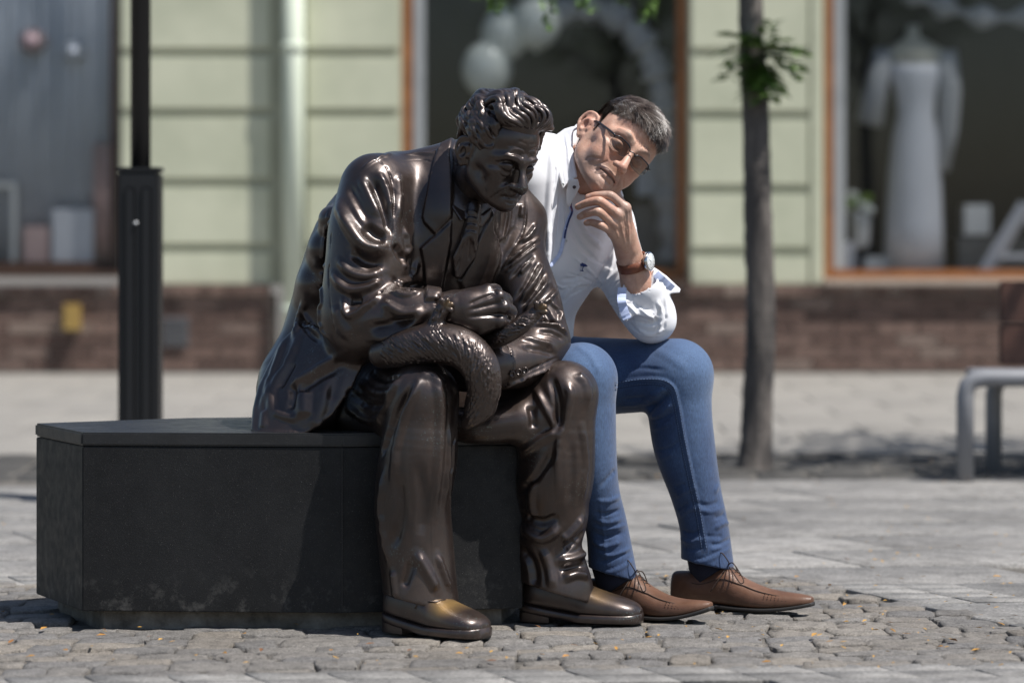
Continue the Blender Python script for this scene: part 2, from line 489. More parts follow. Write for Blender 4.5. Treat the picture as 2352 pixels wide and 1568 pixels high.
def m_stone(name, a, b, c2, rough=.85, bump=.6, sc=18, var=1.0):
    m = mat(name, a, rough); t = NT(m); g = t.coord(out='Object')
    geo = t.n('ShaderNodeNewGeometry'); pos = geo.outputs['Position']
    tone = t.ramp(t.rand(), [(0,a),(.45,b),(.8,c2),(1,a)])
    n = t.noise(sc, 7, .68, pos); c = t.mix(1.0, tone, t.ramp(n, [(.25,1-.55*var),(.5,1-.12*var),(.75,1+.2*var)]), 'MULTIPLY')
    n2 = t.noise(sc*9, 3, .6, pos); c = t.mix(1.0, c, t.ramp(n2, [(.28,1-.5*var),(.5,1.0),(.72,1+.38*var)]), 'MULTIPLY')
    stain = t.noise(2.2, 5, .6, pos); c = t.mix(1.0, c, t.ramp(stain, [(.35,1-.25*var),(.6,1+.05*var)]), 'MULTIPLY')
    pit = t.vor(95, 'F1', pos); c = t.mix(t.ramp(pit, [(.06,.55*var),(.16,0)]), c, (.05,.046,.042))
    t.base(c); nb = t.bump(t.noise(sc*2.2, 7, .7, pos), bump, .012); t.bump(t.noise(sc*12, 4, .7, pos), bump*.7, .003, nb); return m
M['sett'] = m_stone('granite_sett', (.285,.265,.240), (.235,.226,.218), (.320,.285,.242), bump=1.0, sc=30)
M['slab'] = m_stone('paving_slab', (.250,.241,.229), (.280,.270,.256), (.220,.213,.203), bump=.35, sc=14)
M['slab_far'] = m_stone('paving_far', (.255,.240,.216), (.247,.233,.211), (.263,.247,.222), bump=.2, sc=6, var=.35)
m = mat('joint_soil', (.05,.045,.04), .95); t = NT(m); pos = t.n('ShaderNodeNewGeometry').outputs['Position']
t.base(t.ramp(t.noise(35, 6, .7, pos), [(.3,(.06,.054,.047)),(.55,(.13,.12,.105)),(.75,(.24,.22,.195))])); t.bump(t.noise(120, 5, .7, pos), .8, .006); M['soil'] = m
m = mat('dark_shaded_setts', (.1,.1,.1), .9); t = NT(m); pos = t.n('ShaderNodeNewGeometry').outputs['Position']
t.base(t.mix(1.0, t.ramp(t.rand(), [(0,(.040,.038,.035)),(1,(.080,.076,.070))]), t.ramp(t.noise(20, 5, .6, pos), [(.3,.6),(.7,1.2)]), 'MULTIPLY')); M['dark_shaded_sett'] = m  # dark stone, colour lowered further to stand in for tree crown shade

m = mat('skin', (.55,.33,.25), .46, **{'Subsurface Weight': .06, 'Subsurface Scale': .008}); t = NT(m)
m.node_tree.nodes['Principled BSDF'].inputs['Subsurface Radius'].default_value = (1, .35, .2)
c = t.ramp(t.noise(38, 5, .6), [(.3,(.47,.265,.190)),(.5,(.55,.335,.245)),(.72,(.64,.42,.32))])
c = t.mix(t.ramp(t.noise(420, 2), [(.52,0),(.72,.35)]), c, (.38,.18,.125)); c = t.mix(t.ramp(t.noise(24, 4, .6), [(.5,0),(.7,.4)]), c, (.55,.25,.185))
c = t.mix(t.attr('red'), c, (.50,.17,.125)); c = t.mix(t.attr('stubble'), c, (.30,.235,.205)); c = t.mix(t.attr('brow'), c, (.11,.085,.07)); c = t.mix(t.attr('nail'), c, (.66,.47,.40)); t.base(c)
t.rough(t.ramp(t.noise(50, 3), [(.3,.38),(.7,.56)])); nn = t.bump(t.noise(260, 5, .65), .45, .0016); t.bump(t.noise(70, 4), .2, .004, nn); M['skin'] = m
m = mat('shirt_white', (.80,.80,.83), .75, **{'Sheen Weight': .15}); t = NT(m)
t.base(t.ramp(t.noise(6, 3), [(.3,(.77,.775,.81)),(.7,(.83,.83,.855))])); nn = t.bump(t.noise(16, 4, .5), .15, .008); t.bump(t.noise(500, 2), .12, .0006, nn); M['shirt'] = m
m = mat('shirt_blue', (.52,.60,.84), .8); t = NT(m); t.bump(t.noise(400, 2), .2, .0006); M['shirt_blue'] = m
m = mat('denim', (.07,.13,.27), .85, **{'Sheen Weight': .2}); t = NT(m)
c = t.ramp(t.noise(7, 5, .6), [(.3,(.017,.038,.098)),(.55,(.027,.057,.136)),(.75,(.043,.084,.180))])
weave = t.noise(1, 3, .6, t.coord((520, 520, 90)))
c = t.mix(t.attr('fade'), c, (.085,.150,.27)); c = t.mix(1.0, c, t.ramp(weave, [(.3,.68),(.7,1.28)]), 'MULTIPLY')
c = t.mix(t.attr('dark'), c, (.012,.024,.06)); t.base(c); nn = t.bump(t.noise(34, 4, .55), .25, .006); t.bump(weave, .3, .0012, nn); M['denim'] = m
m = mat('seam_thread', (.10,.155,.27), .9); M['thread'] = m
m = mat('shoe_leather', (.22,.10,.05), .42); t = NT(m)
c = t.ramp(t.noise(12, 5, .6), [(.3,(.085,.040,.023)),(.55,(.135,.066,.038)),(.75,(.185,.095,.057))]); c = t.mix(t.ramp(t.noise(120, 4), [(.5,0),(.8,.4)]), c, (.10,.045,.024))
t.base(c); t.rough(t.ramp(t.noise(20, 4), [(.3,.34),(.7,.52)])); nn = t.bump(t.noise(30, 5, .6), .25, .006); t.bump(t.vor(420), .25, .001, nn); M['leather'] = m
m = mat('strap_leather', (.20,.065,.03), .5); t = NT(m); t.base(t.ramp(t.noise(60, 4), [(.3,(.14,.04,.02)),(.7,(.26,.09,.042))])); t.bump(t.vor(260), .4, .0012); M['strap'] = m
M['sole'] = mat('shoe_sole', (.018,.016,.015), .6)
M['lace'] = mat('lace', (.035,.02,.014), .8)
M['sock'] = mat('sock_navy', (.010,.012,.026), .95)
m = mat('hair_strand', (.1,.08,.07), .38); t = NT(m); t.base(t.ramp(t.attr('tone'), [(0,(.024,.016,.012)),(.40,(.072,.050,.039)),(.70,(.18,.148,.124)),(1,(.46,.43,.40))])); M['hair'] = m
M['steel'] = mat('steel', (.6,.6,.6), .2, 1.0)
M['dial'] = mat('watch_dial', (.75,.77,.78), .25, **{'Coat Weight': 1.0})
M['frame_dark'] = mat('glasses_frame', (.012,.014,.02), .3)
M['black'] = mat('black_paint', (.008,.008,.009), .42)
M['button'] = mat('shirt_button', (.62,.62,.60), .3); M['button_dark'] = mat('shirt_button_dark', (.05,.035,.04), .3)
M['navy'] = mat('navy_tape', (.03,.05,.17), .8); M['red_tape'] = mat('red_tape', (.40,.10,.09), .8)
M['eye_white'] = mat('eye_white', (.26,.22,.20), .3); M['iris'] = mat('iris', (.06,.06,.05), .1)
def m_glass(name, tint, refl=1.0, ior=1.45):
    m = bpy.data.materials.new(name); m.use_nodes = True; nt = m.node_tree
    for n in list(nt.nodes): nt.nodes.remove(n)
    o = nt.nodes.new('ShaderNodeOutputMaterial'); tr = nt.nodes.new('ShaderNodeBsdfTransparent'); gl = nt.nodes.new('ShaderNodeBsdfGlossy')
    fr = nt.nodes.new('ShaderNodeFresnel'); mx = nt.nodes.new('ShaderNodeMixShader'); mu = nt.nodes.new('ShaderNodeMath'); mu.operation = 'MULTIPLY'; mu.use_clamp = True
    mu.inputs[1].default_value = refl
    tr.inputs[0].default_value = (*tint, 1); gl.inputs['Roughness'].default_value = .01; gl.inputs[0].default_value = (1,1,1,1); fr.inputs[0].default_value = ior
    nt.links.new(fr.outputs[0], mu.inputs[0]); nt.links.new(mu.outputs[0], mx.inputs[0]); nt.links.new(tr.outputs[0], mx.inputs[1]); nt.links.new(gl.outputs[0], mx.inputs[2]); nt.links.new(mx.outputs[0], o.inputs[0])
    return m
M['lens'] = m_glass('glasses_lens', (.55,.53,.51), 1.2)
M['pane'] = m_glass('shop_glass', (.97,.98,.98), .75)

def m_plain(name, a, b, rough=.8, sc=6, bump=.2, dist=.004):
    m = mat(name, a, rough); t = NT(m); pos = t.n('ShaderNodeNewGeometry').outputs['Position']
    t.base(t.ramp(t.noise(sc, 6, .6, pos), [(.3,a),(.7,b)])); t.bump(t.noise(sc*9, 5, .6, pos), bump, dist); return m
M['stucco'] = m_plain('stucco_green', (.49,.51,.375), (.64,.65,.49), .9, 2.2, .3)
M['stucco_groove'] = m_plain('stucco_groove', (.40,.405,.31), (.46,.465,.36), .9, 3, .3)
M['pipe'] = m_plain('downpipe_paint', (.62,.68,.55), (.68,.735,.61), .75, 3, .05)
M['wood'] = m_plain('window_wood', (.22,.085,.025), (.34,.14,.045), .5, 8, .2)
M['wood_dark'] = m_plain('window_wood_dark', (.050,.026,.016), (.08,.042,.026), .5, 8, .2)
M['sill_stone'] = m_plain('sill_stone', (.42,.34,.27), (.52,.43,.35), .85, 8, .2)
M['frame_grey'] = m_plain('inner_frame', (.30,.32,.33), (.36,.38,.39), .5, 8, .05)
m = mat('brick', (.25,.12,.08), .9); t = NT(m); pos = t.n('ShaderNodeNewGeometry').outputs['Position']
c = t.ramp(t.rand(), [(0,(.115,.072,.058)),(.3,(.165,.105,.083)),(.55,(.225,.150,.120)),(.8,(.145,.092,.075)),(1,(.29,.22,.18))])
t.base(t.mix(1.0, c, t.ramp(t.noise(14, 6, .65, pos), [(.3,.65),(.7,1.2)]), 'MULTIPLY')); t.bump(t.noise(70, 5, .6, pos), .5, .006); M['brick'] = m
M['mortar'] = m_plain('mortar', (.30,.26,.225), (.38,.335,.29), .95, 8, .4)
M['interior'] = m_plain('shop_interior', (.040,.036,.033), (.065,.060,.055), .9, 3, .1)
M['curtain'] = m_plain('curtain_cloth', (.50,.54,.62), (.60,.64,.71), .9, 3, .1)
M['dress'] = m_plain('dress_satin', (.70,.71,.78), (.78,.79,.85), .45, 5, .1)
M['tulle'] = m_plain('tulle', (.36,.37,.40), (.46,.47,.50), .9, 6, .1)
M['manikin'] = m_plain('mannequin_skin', (.50,.49,.43), (.56,.55,.48), .6, 4, .05)
M['balloon'] = m_plain('balloon_pearl', (.72,.76,.72), (.78,.81,.77), .25, 4, .0)
M['white'] = m_plain('white_paint', (.68,.69,.70), (.75,.76,.77), .5, 4, .05)
M['pink'] = m_plain('pink_cloth', (.60,.43,.42), (.68,.50,.49), .9, 4, .1)
M['pink_dull'] = m_plain('pink_paper', (.34,.25,.27), (.40,.30,.32), .9, 4, .1)
M['leaf'] = mat('leaf', (.075,.135,.022), .6); t = NT(M['leaf']); t.base(t.ramp(t.rand(), [(0,(.08,.16,.025)),(.6,(.14,.24,.04)),(1,(.22,.31,.06))]))
M['leaf'].node_tree.nodes['Principled BSDF'].inputs['Transmission Weight'].default_value = 0.0
m = mat('fallen_leaf', (.5,.25,.04), .7); t = NT(m); t.base(t.ramp(t.rand(), [(0,(.36,.17,.03)),(.4,(.44,.25,.05)),(.7,(.25,.105,.025)),(1,(.14,.06,.025))])); M['fallen'] = m
m = mat('bark', (.12,.095,.08), .9); t = NT(m); v = t.coord((14, 14, 3))
t.base(t.ramp(t.noise(1, 6, .65, v), [(.3,(.045,.040,.037)),(.5,(.10,.088,.080)),(.62,(.17,.15,.135)),(.72,(.34,.30,.26))])); t.bump(t.noise(1.6, 6, .7, v), 1.0, .02); M['bark'] = m
M['bench_grey'] = m_plain('bench_metal', (.20,.205,.22), (.25,.255,.27), .45, 6, .05)
M['bench_wood'] = m_plain('bench_wood', (.060,.028,.020), (.10,.045,.030), .55, 12, .15)
M['yellow'] = m_plain('yellow_box', (.34,.22,.06), (.40,.27,.08), .5, 6, .05)
M['grille'] = m_plain('vent_grille', (.10,.10,.105), (.15,.15,.155), .6, 6, .05)

# ------------------------------------------------------------------ ground: soil sheet, setts, slabs
GND = tag(MB().box((-150,-40,-.6),(150,200,-.022)).build('ground', M['soil']), kind='structure')
PAV = tag(MB().box((-3.2,-1.0,-.0218),(3.4,11.46,-.0095)).build('pavement', M['soil']), kind='structure')
U_, V_ = np.array([.995,.10]), np.array([.407,-.913])
def inside_setts(x, y):
    if y < -.613+.1*x or y > .95+.1*x: return False
    t = (1.16-y)/.913; return x < .595+.407*t
rs = np.random.default_rng(21)
def piece(name, quad, z, mat_, parent, dome=.004, rough=.003, inset=.006, n=4, rad=.012):
    """one stone: a quad of plan points with a worn, slightly domed top"""
    q = np.array(quad, float); c = q.mean(0); q = c+(q-c)*(1-inset/np.linalg.norm(q-c, axis=1).mean()); g = []
    sz = np.linalg.norm(q-c, axis=1).mean()
    n = max(n, 3); e_ = .07 if n > 3 else .012; tk = [0, e_]+list(np.linspace(e_, 1-e_, n-1)[1:-1])+[1-e_, 1]
    for j in range(n+1):
        for i in range(n+1):
            a, b = i/n, j/n; a2, b2 = tk[i], tk[j]
            p = (q[0]*(1-a2)+q[1]*a2)*(1-b2)+(q[3]*(1-a2)+q[2]*a2)*b2; e = i in (0, n) or j in (0, n); cn = i in (0, n) and j in (0, n)
            if cn: p = c+(p-c)*(1-rad*1.2/sz)
            h = z+dome*(1-((2*a2-1)**4+(2*b2-1)**4)/1.2)+rs.normal(0, rough)-(rad*.45 if e else 0)-(rad*.25 if cn else 0)
            g.append((p[0]+rs.normal(0, rough*.6), p[1]+rs.normal(0, rough*.6), h))
    f = [(j*(n+1)+i, j*(n+1)+i+1, (j+1)*(n+1)+i+1, (j+1)*(n+1)+i) for j in range(n) for i in range(n)]
    rim = [i for i in range(n)]+[n+j*(n+1) for j in range(n)]+[(n+1)*n+n-i for i in range(n)]+[(n-j)*(n+1) for j in range(n)]
    b0 = len(g); g += [(g[i][0], g[i][1], -.03) for i in rim]; m_ = len(rim)
    f += [(rim[k], b0+k, b0+(k+1) % m_, rim[(k+1) % m_]) for k in range(m_)]
    me = bpy.data.meshes.new(name); me.from_pydata(g, [], f); me.update()
    for p in me.polygons: p.use_smooth = True
    me.materials.append(mat_); return link(bpy.data.objects.new(name, me), parent)
# setts round the bench
row = -.74; sq = []
while row < 1.3:
    dep = rs.uniform(.068,.098); x = -1.45+rs.uniform(0,.1)
    while x < 1.75:
        wd = rs.uniform(.075,.165); cx, cy = x+wd/2, row+dep/2+.1*(x+wd/2)
        if inside_setts(cx, cy) and not (-1.0 < cx < -.05 and .05 < cy < .50) and abs(cx) < 1.13+.17*(cy+.7):
            jt = lambda: rs.uniform(-.011,.011)
            sq.append([(x+jt(), row+.1*x+jt()), (x+wd+jt(), row+.1*(x+wd)+jt()), (x+wd+jt(), row+dep+.1*(x+wd)+jt()), (x+jt(), row+dep+.1*x+jt())])
        x += wd
    row += dep
sq.sort(key=lambda q: np.mean(q, 0)[1]); rest = []
for i, q in enumerate(sq):
    o = piece('granite_sett', q, rs.normal(-.002,.0020), M['sett'], PAV, .0012, .0016, .0026, 5, .005)
    if i >= 300: rest.append(o)
if rest:
    jb = bmesh.new()
    for o in rest:
        jb.from_mesh(o.data); me_ = o.data; bpy.data.objects.remove(o); bpy.data.meshes.remove(me_)
    me_ = bpy.data.meshes.new('far_setts'); jb.to_mesh(me_); jb.free(); me_.materials.append(M['sett']); tag(link(bpy.data.objects.new('far_setts', me_), PAV), kind='stuff')
# slabs
def ins_far(x, y): return y > 3.75
A0 = np.array([.595,1.16])
for i in range(-14, 16):
    for j in range(-10, 9):
        st = .31*(j % 2); w_, h_ = .62, .40
        o = A0+U_*(i*w_+st)+V_*(j*h_); quad = [o+V_*h_, o+U_*w_+V_*h_, o+U_*w_, o]; c = np.mean(quad, 0)
        if not (-.95 < c[1] < 3.80) or abs(c[0]) > 1.25+.17*(c[1]+.8) : continue
        corners_in = [inside_setts(*(c+(q-c)*.8)) for q in quad]+[inside_setts(*c)]
        if all(corners_in): continue
        if any(corners_in):
            # clip the slab row against the setts: keep the part outside by halving
            for a in range(4):
                for b in range(4):
                    o2 = o+U_*(w_*a/4)+V_*(h_*b/4); q2 = [o2+V_*h_/4, o2+U_*w_/4+V_*h_/4, o2+U_*w_/4, o2]
                    if not inside_setts(*np.mean(q2, 0)): piece('paving_slab', q2, rs.normal(0,.0008), M['slab'], PAV, .0, .0004, .002, 1, .004)
            continue
        piece('paving_slab', quad, rs.normal(0,.0015), M['slab'], PAV, .001, .0006, .006, 3, .006)
# strip of dark setts along the trees, crown shade added into their colour
y = 3.86
while y < 5.05:
    x = -2.4+rs.uniform(0,.1)
    while x < 2.4:
        wd = rs.uniform(.16,.24); piece('dark_shaded_sett', [(x,y),(x+wd,y),(x+wd,y+.2),(x,y+.2)], rs.normal(-.004,.004), M['dark_shaded_sett'], PAV, .004, .002, .010, 4, .010); x += wd
    y += .2
# light paving in front of the shops
for j in range(11):
    y = 5.09+.58*j
    for i in range(-6, 7):
        x = i*.6+(.3 if j % 2 else 0); piece('paving_slab', [(x-.3,y),(x+.3,y),(x+.3,y+.58),(x-.3,y+.58)], 0, M['slab_far'], PAV, .0, .0005, .006, 1, .004)

# ------------------------------------------------------------------ stone bench
BN = empty('stone_bench', (-.5,.2,0), 'low black granite bench block under the bronze statue', 'bench')
ft = [(-1.078,.305),(-.930,.0),(-.366,-.035),(.022,.045),(.075,.50),(-.40,.56),(-.75,.50)]
def off(poly, d):
    c = np.mean(poly, 0); return [tuple(np.array(p)+(np.array(p)-c)/np.linalg.norm(np.array(p)-c)*d) for p in poly]
TOPZ = .4225
MB().prism([tuple(p) for p in ft], .036, TOPZ-.031).build('body', M['granite'], BN, bevel=.002)
MB().prism(off(ft, .003), TOPZ-.029, TOPZ).build('top_slab', M['granite_top'], BN, bevel=.004)
MB().prism(off(ft, -.05), -.02, .038).build('plinth', M['plinth'], BN)
g = MB(); 
for (x, y) in ((-.366,-.0375),): g.box((x-.0012,y-.0006,.04),(x+.0012,y+.02,TOPZ-.031))
g.build('joint', M['sole'], BN)

# ------------------------------------------------------------------ shop building
FY = 11.5
BD = empty('shop_building', (0, FY, 0), 'pale green shop building with rusticated plaster and brick base', 'building')
def fx(px, y=FY): return (px-CXP)*(CAMD+y)/FPX
def fz(py, y=FY): return CAMH-(py-HYP)*(CAMD+y)/FPX
def fbox(name, x0, x1, y0, y1, dep0, dep1, m_, par=BD, bevel=0):
    return MB().box((fx(x0),FY+dep0,fz(y1)),(fx(x1),FY+dep1,fz(y0))).build(name, m_, par, bevel=bevel)
TOPY, PLY = -420, 655
for x0, x1 in ((275,640),(640,922),(1580,1892)): fbox('wall', x0, x1, TOPY, PLY, 0, .45, M['stucco_groove'])
fbox('wall', -500, 275, TOPY, -330, 0, .45, M['stucco_groove']); fbox('wall', 922, 1580, TOPY, -330, 0, .45, M['stucco_groove']); fbox('wall', 1892, 2850, TOPY, -330, 0, .45, M['stucco_groove'])
rows = [(-418,-252),(-234,-60),(-42,113),(131,251),(269,411),(429,561),(579,PLY-2)]
rows2 = [(-418,-252),(-234,-60),(-42,113),(131,256),(274,426),(444,569),(587,PLY-2)]
for x0, x1, rr in ((279,622,rows),(704,918,rows),(1586,1856,rows2)):
    for a, b in rr: fbox('stone_block', x0, x1, a, b, -.032, -.001, M['stucco'], bevel=.006)
fbox('corner_strip', 1862, 1889, TOPY+2, PLY-2, -.03, -.001, M['stucco'], bevel=.004)
MB().tube([(fx(677),FY-.10,.05),(fx(677),FY-.10,3.2)], .062, 20).build('downpipe', M['pipe'], BD, True)
for zz in (.35, 1.9): MB().tube([(fx(677),FY-.10,zz),(fx(677),FY-.10,zz+.05)], .070, 20).build('pipe_bracket', M['pipe'], BD, True)
# brick base
for x0, x1 in ((-520,628),(704,2860)): fbox('mortar_bed', x0, x1, PLY+22, 905, -.035, .3, M['mortar'])
bw, bh = .25, .072
ztop = fz(PLY+24); 
def brick_rows(x0, x1, first):
    z = .02; r_ = 0
    while z < ztop-.02:
        x = x0-(.125 if r_ % 2 else 0)
        while x < x1-.02:
            a, b = max(x, x0), min(x+bw-.012, x1)
            if b-a > .04:
                d = rs.uniform(0,.006); MB().box((a,FY-.060-d,z),(b,FY-.034,z+bh-.012)).build('brick', M['brick'], BD)
            x += bw
        z += bh; r_ += 1
brick_rows(fx(-120), fx(622), 0); brick_rows(fx(706), fx(2450), 1)
for x0, x1 in ((-120,622),(706,2450)):                      # rowlock course on top
    x = fx(x0)
    while x < fx(x1)-.03:
        MB().box((x,FY-.085-rs.uniform(0,.006),ztop+.004),(min(x+.068,fx(x1)),FY+.0,ztop+.062)).build('brick', M['brick'], BD); x += .075
fbox('yellow_box', 152, 190, 697, 757, -.13, -.068, M['yellow'], bevel=.006)
g = MB(); 
for i in range(7): g.box((fx(378),FY-.085,fz(790-i*9)),(fx(434),FY-.068,fz(790-i*9)+.012))
g.box((fx(376),FY-.072,fz(796)),(fx(436),FY-.0665,fz(728))); g.build('vent', M['grille'], BD)
# shop windows: frame, pane, sill, interior box
def window(x0, x1, sill, jambs):
    wd_ = M['wood'] if jambs else M['wood_dark']
    fbox('window_frame', x0, x0+25, -330, sill, .06, .14, wd_, bevel=.004); fbox('window_frame', x1-25, x1, -330, sill, .06, .14, wd_, bevel=.004)
    fbox('window_frame', x0+25.5, x1-25.5, sill-20, sill, .06, .14, wd_, bevel=.004); fbox('window_frame', x0+25.5, x1-25.5, -330, -310, .06, .14, wd_, bevel=.004)
    if jambs: fbox('inner_frame', x0+26, x0+54, -309, sill-21, .085, .13, M['frame_grey'], bevel=.003)
    fbox('pane', x0+26, x1-26, -309, sill-21, .10, .106, M['pane'])
    fbox('sill', x0-4, x1+4, sill+1, sill+13, -.12, .20, M['sill_stone'] if x0 > 1800 else M['wood_dark'], bevel=.004)
    b = .46; e = 2.3
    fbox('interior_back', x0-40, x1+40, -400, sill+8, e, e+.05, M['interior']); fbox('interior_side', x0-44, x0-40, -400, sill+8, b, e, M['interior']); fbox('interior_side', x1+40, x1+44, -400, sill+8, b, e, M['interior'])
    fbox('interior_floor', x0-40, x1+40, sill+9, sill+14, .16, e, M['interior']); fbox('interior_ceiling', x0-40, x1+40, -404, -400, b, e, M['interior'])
window(-430, 275, 622, False); window(921, 1581, 640, True); window(1891, 2780, 640, True)

# ------------------------------------------------------------------ things behind the shop glass
def IP(px, py, dep): return P(px, py, FY+dep)
def pleated(name, x0, x1, y0, y1, dep, m_, amp=.03, nf=8, **k):
    g = MB(); n = nf*8; a = IP(x0, y0, dep); b = IP(x1, y1, dep); xs = np.linspace(a[0], b[0], n)
    ys = dep+FY+amp*np.sin(np.linspace(0, nf*2*math.pi, n))+.01*np.sin(np.linspace(0, 31, n))
    g.rings([[(x, y, b[2]) for x, y in zip(xs, ys)]+[(x, y+.012, b[2]) for x, y in zip(xs[::-1], ys[::-1])], [(x, y, a[2]) for x, y in zip(xs, ys)]+[(x, y+.012, a[2]) for x, y in zip(xs[::-1], ys[::-1])]])
    return tag(g.build(name, m_, None, True), **k)
pleated('curtain', -80, 268, -300, 618, .24, M['curtain'], .03, 15, label='pale grey blue curtain in the leftmost shop window', cat='curtain')
pleated('hanging_garment', 214, 266, 330, 596, .17, M['pink'], .02, 4, label='dusty pink garment hanging beside grey curtain in left window', cat='garment')
g = MB()
for a in (((-20,420),(52,432)),((40,432.5),(52,600)),((-20,432.5),(-8,600))): g.box((IP(a[0][0],0,.4)[0],FY+.15,IP(0,a[1][1],.4)[2]),(IP(a[1][0],0,.4)[0],FY+.19,IP(0,a[0][1],.4)[2]))
tag(g.build('picture_frame', M['white'], None, bevel=.004), 'white rectangular frame standing low in left shop window', 'frame')
def ball(c, r, name, m_, parent=None, sq=1.0, n=14):
    rings = []
    for i in range(1, n):
        a = math.pi*i/n; rings.append([(c[0]+r*math.sin(a)*math.cos(2*math.pi*k/18), c[1]+r*math.sin(a)*math.sin(2*math.pi*k/18), c[2]-r*sq*math.cos(a)) for k in range(18)])
    return MB().rings(rings).build(name, m_, parent, True)
for i, (px, py, r, d, lb) in enumerate([(1118,160,.155,.33,'lowest pearl white balloon at left end of the balloon arch'),(1160,78,.150,.36,'second pearl white balloon from the left end of the arch'),(1232,52,.150,.30,'pearl white balloon at the top of the arch beside white tulle')]):
    c = IP(px, py, d); b = ball(c, r, 'balloon', M['balloon'], None, 1.12); tag(b, lb, 'balloon', 'balloons of the window arch')
    MB().tube([(c[0],c[1],c[2]-r*1.10),(c[0],c[1],c[2]-r*1.20)], [.012,.02], 10).build('knot', M['balloon'], b, True)
g = MB(); pa = crom([IP(*q, .36) for q in ((1262,40),(1330,18),(1400,32),(1462,80),(1504,150),(1526,230),(1536,330),(1540,450),(1544,600))], 8)
g.tube(pa, [.085+.022*math.sin(i*1.7)+.015*math.sin(i*.8) for i in range(len(pa))], 14); tag(g.build('tulle_arch', M['tulle'], None, True), 'white tulle garland forming right side of window arch', 'garland')
for px, py, r, lb in ((75,95,.085,'pale pink paper ball hanging high at far left of left window'),(172,118,.075,'pale paper ball hanging beside pink one in left window')):
    c = IP(px, py, .17); b = ball(c, r, 'paper_ball', M['pink_dull'] if px < 100 else M['curtain'], None, .9); tag(b, lb, 'ornament', 'paper balls in the left window'); MB().tube([(c[0],c[1],c[2]+r*.9),(c[0],c[1],3.0)], .002, 5).build('string', M['white'], b)
ibox0 = lambda x0, x1, y0, y1, d0, d1, m_, nm, lb, cat: tag(MB().box((IP(x0,0,d0)[0],FY+d0,IP(0,y1,d0)[2]),(IP(x1,0,d0)[0],FY+d1,IP(0,y0,d0)[2])).build(nm, m_, None, bevel=.01), lb, cat)
ibox0(118, 214, 480, 604, .13, .2, M['dress'], 'gift_box', 'large pale blue box low in left shop window', 'box')
ibox0(52, 112, 520, 604, .14, .2, M['pink'], 'gift_box', 'dusty pink box beside white frame in left window', 'box')
ibox0(1452, 1548, 470, 622, .5, .7, M['grille'], 'reflection_block', 'grey block imitating a glass reflection low in the middle shop window', 'stand')  # solid block put in for the vague grey reflection in the glass
ibox0(1462, 1540, 300, 450, .62, .66, M['curtain'], 'reflection_panel', 'pale blue panel imitating a glass reflection in middle window', 'reflection')  # flat panel added in place of a grey-blue reflection on the pane
# mannequin in a long dress
MQ = empty('mannequin', tuple(IP(2100,635,.38)), 'headless mannequin in long pale dress behind the right shop window', 'mannequin')
def oval(px0, px1, py, dep, th): 
    a, b = IP(px0, py, dep), IP(px1, py, dep); c = (a+b)/2; hw = (b[0]-a[0])/2
    return [(c[0]+hw*math.cos(2*math.pi*k/24)*(1+.04*math.sin(9*2*math.pi*k/24)*(py > 330)), c[1]+th*math.sin(2*math.pi*k/24), c[2]) for k in range(24)]
MB().rings([oval(2030,2170,634,.38,.20),oval(2034,2166,520,.38,.18),oval(2040,2162,400,.38,.15),oval(2048,2158,320,.38,.13),oval(2062,2146,262,.38,.10),oval(2056,2150,215,.38,.11),oval(2044,2160,175,.38,.12),oval(2040,2164,148,.38,.11)]).build('dress', M['dress'], MQ, True)
MB().rings([oval(2046,2158,160,.38,.10),oval(2030,2172,118,.38,.10),oval(2062,2134,96,.38,.07),oval(2080,2112,84,.38,.05),oval(2082,2110,58,.38,.045)]).build('bust', M['manikin'], MQ, True)
MB().tube([IP(2034,120,.38),IP(2012,200,.34),IP(1996,285,.32)], [.075,.07,.085], 12).build('sleeve', M['tulle'], MQ, True); MB().tube([IP(2170,120,.38),IP(2182,210,.36),IP(2178,300,.34),IP(2166,392,.32)], [.075,.07,.06,.04], 12).build('sleeve', M['tulle'], MQ, True)
MB().tube([IP(2100,640,.38),IP(2100,500,.38)], .02, 8).build('stand', M['grille'], MQ)
VS = tag(MB().rings([[tuple(IP(1976,py,.35)+np.array([r*math.cos(2*math.pi*k/16), r*math.sin(2*math.pi*k/16), 0])) for k in range(16)] for py, r in ((570,.045),(560,.055),(500,.062),(490,.066),(488,.055))]).build('vase', M['white'], None, True), 'slim white vase on the right window ledge', 'vase')
BQ = empty('bouquet', tuple(IP(1970,488,.35)), 'pale green and white bouquet standing in the white vase', 'bouquet')
for i in range(16):
    c = IP(1966+rs.uniform(-34,30), 465+rs.uniform(-22,20), .35+rs.uniform(-.06,.06)); ball(c, rs.uniform(.025,.045), 'bloom', M['balloon'] if i % 3 else M['leaf'], BQ, .8, 7)
def ibox(name, x0, x1, y0, y1, d0, d1, m_, lb, cat): 
    a, b = IP(x0, y1, d0), IP(x1, y0, d0); return tag(MB().box((a[0],FY+d0,a[2]),(b[0],FY+d1,b[2])).build(name, m_, None, bevel=.008), lb, cat)
ibox('display_box', 1985, 2075, 590, 636, .3, .6, M['white'], 'low white display box at mannequin foot', 'box')
ibox('display_box', 2215, 2275, 470, 540, .5, .7, M['white'], 'white cube on the shelf right of the mannequin', 'box')
ibox('shelf_unit', 2200, 2400, 545, 632, .5, 1.0, M['grille'], 'dark grey shelf unit right of the mannequin dress', 'shelf')
g = MB()
for a, b in (((2255,640),(2356,470)),((2440,640),(2356,470))): g.tube([IP(*a,.3),IP(*b,.3)], .045, 4)
g.tube([IP(2290,590,.3),IP(2410,590,.3)], .02, 6); tag(g.build('easel', M['dress'], None), 'pale triangular easel stand at right edge of window', 'easel')
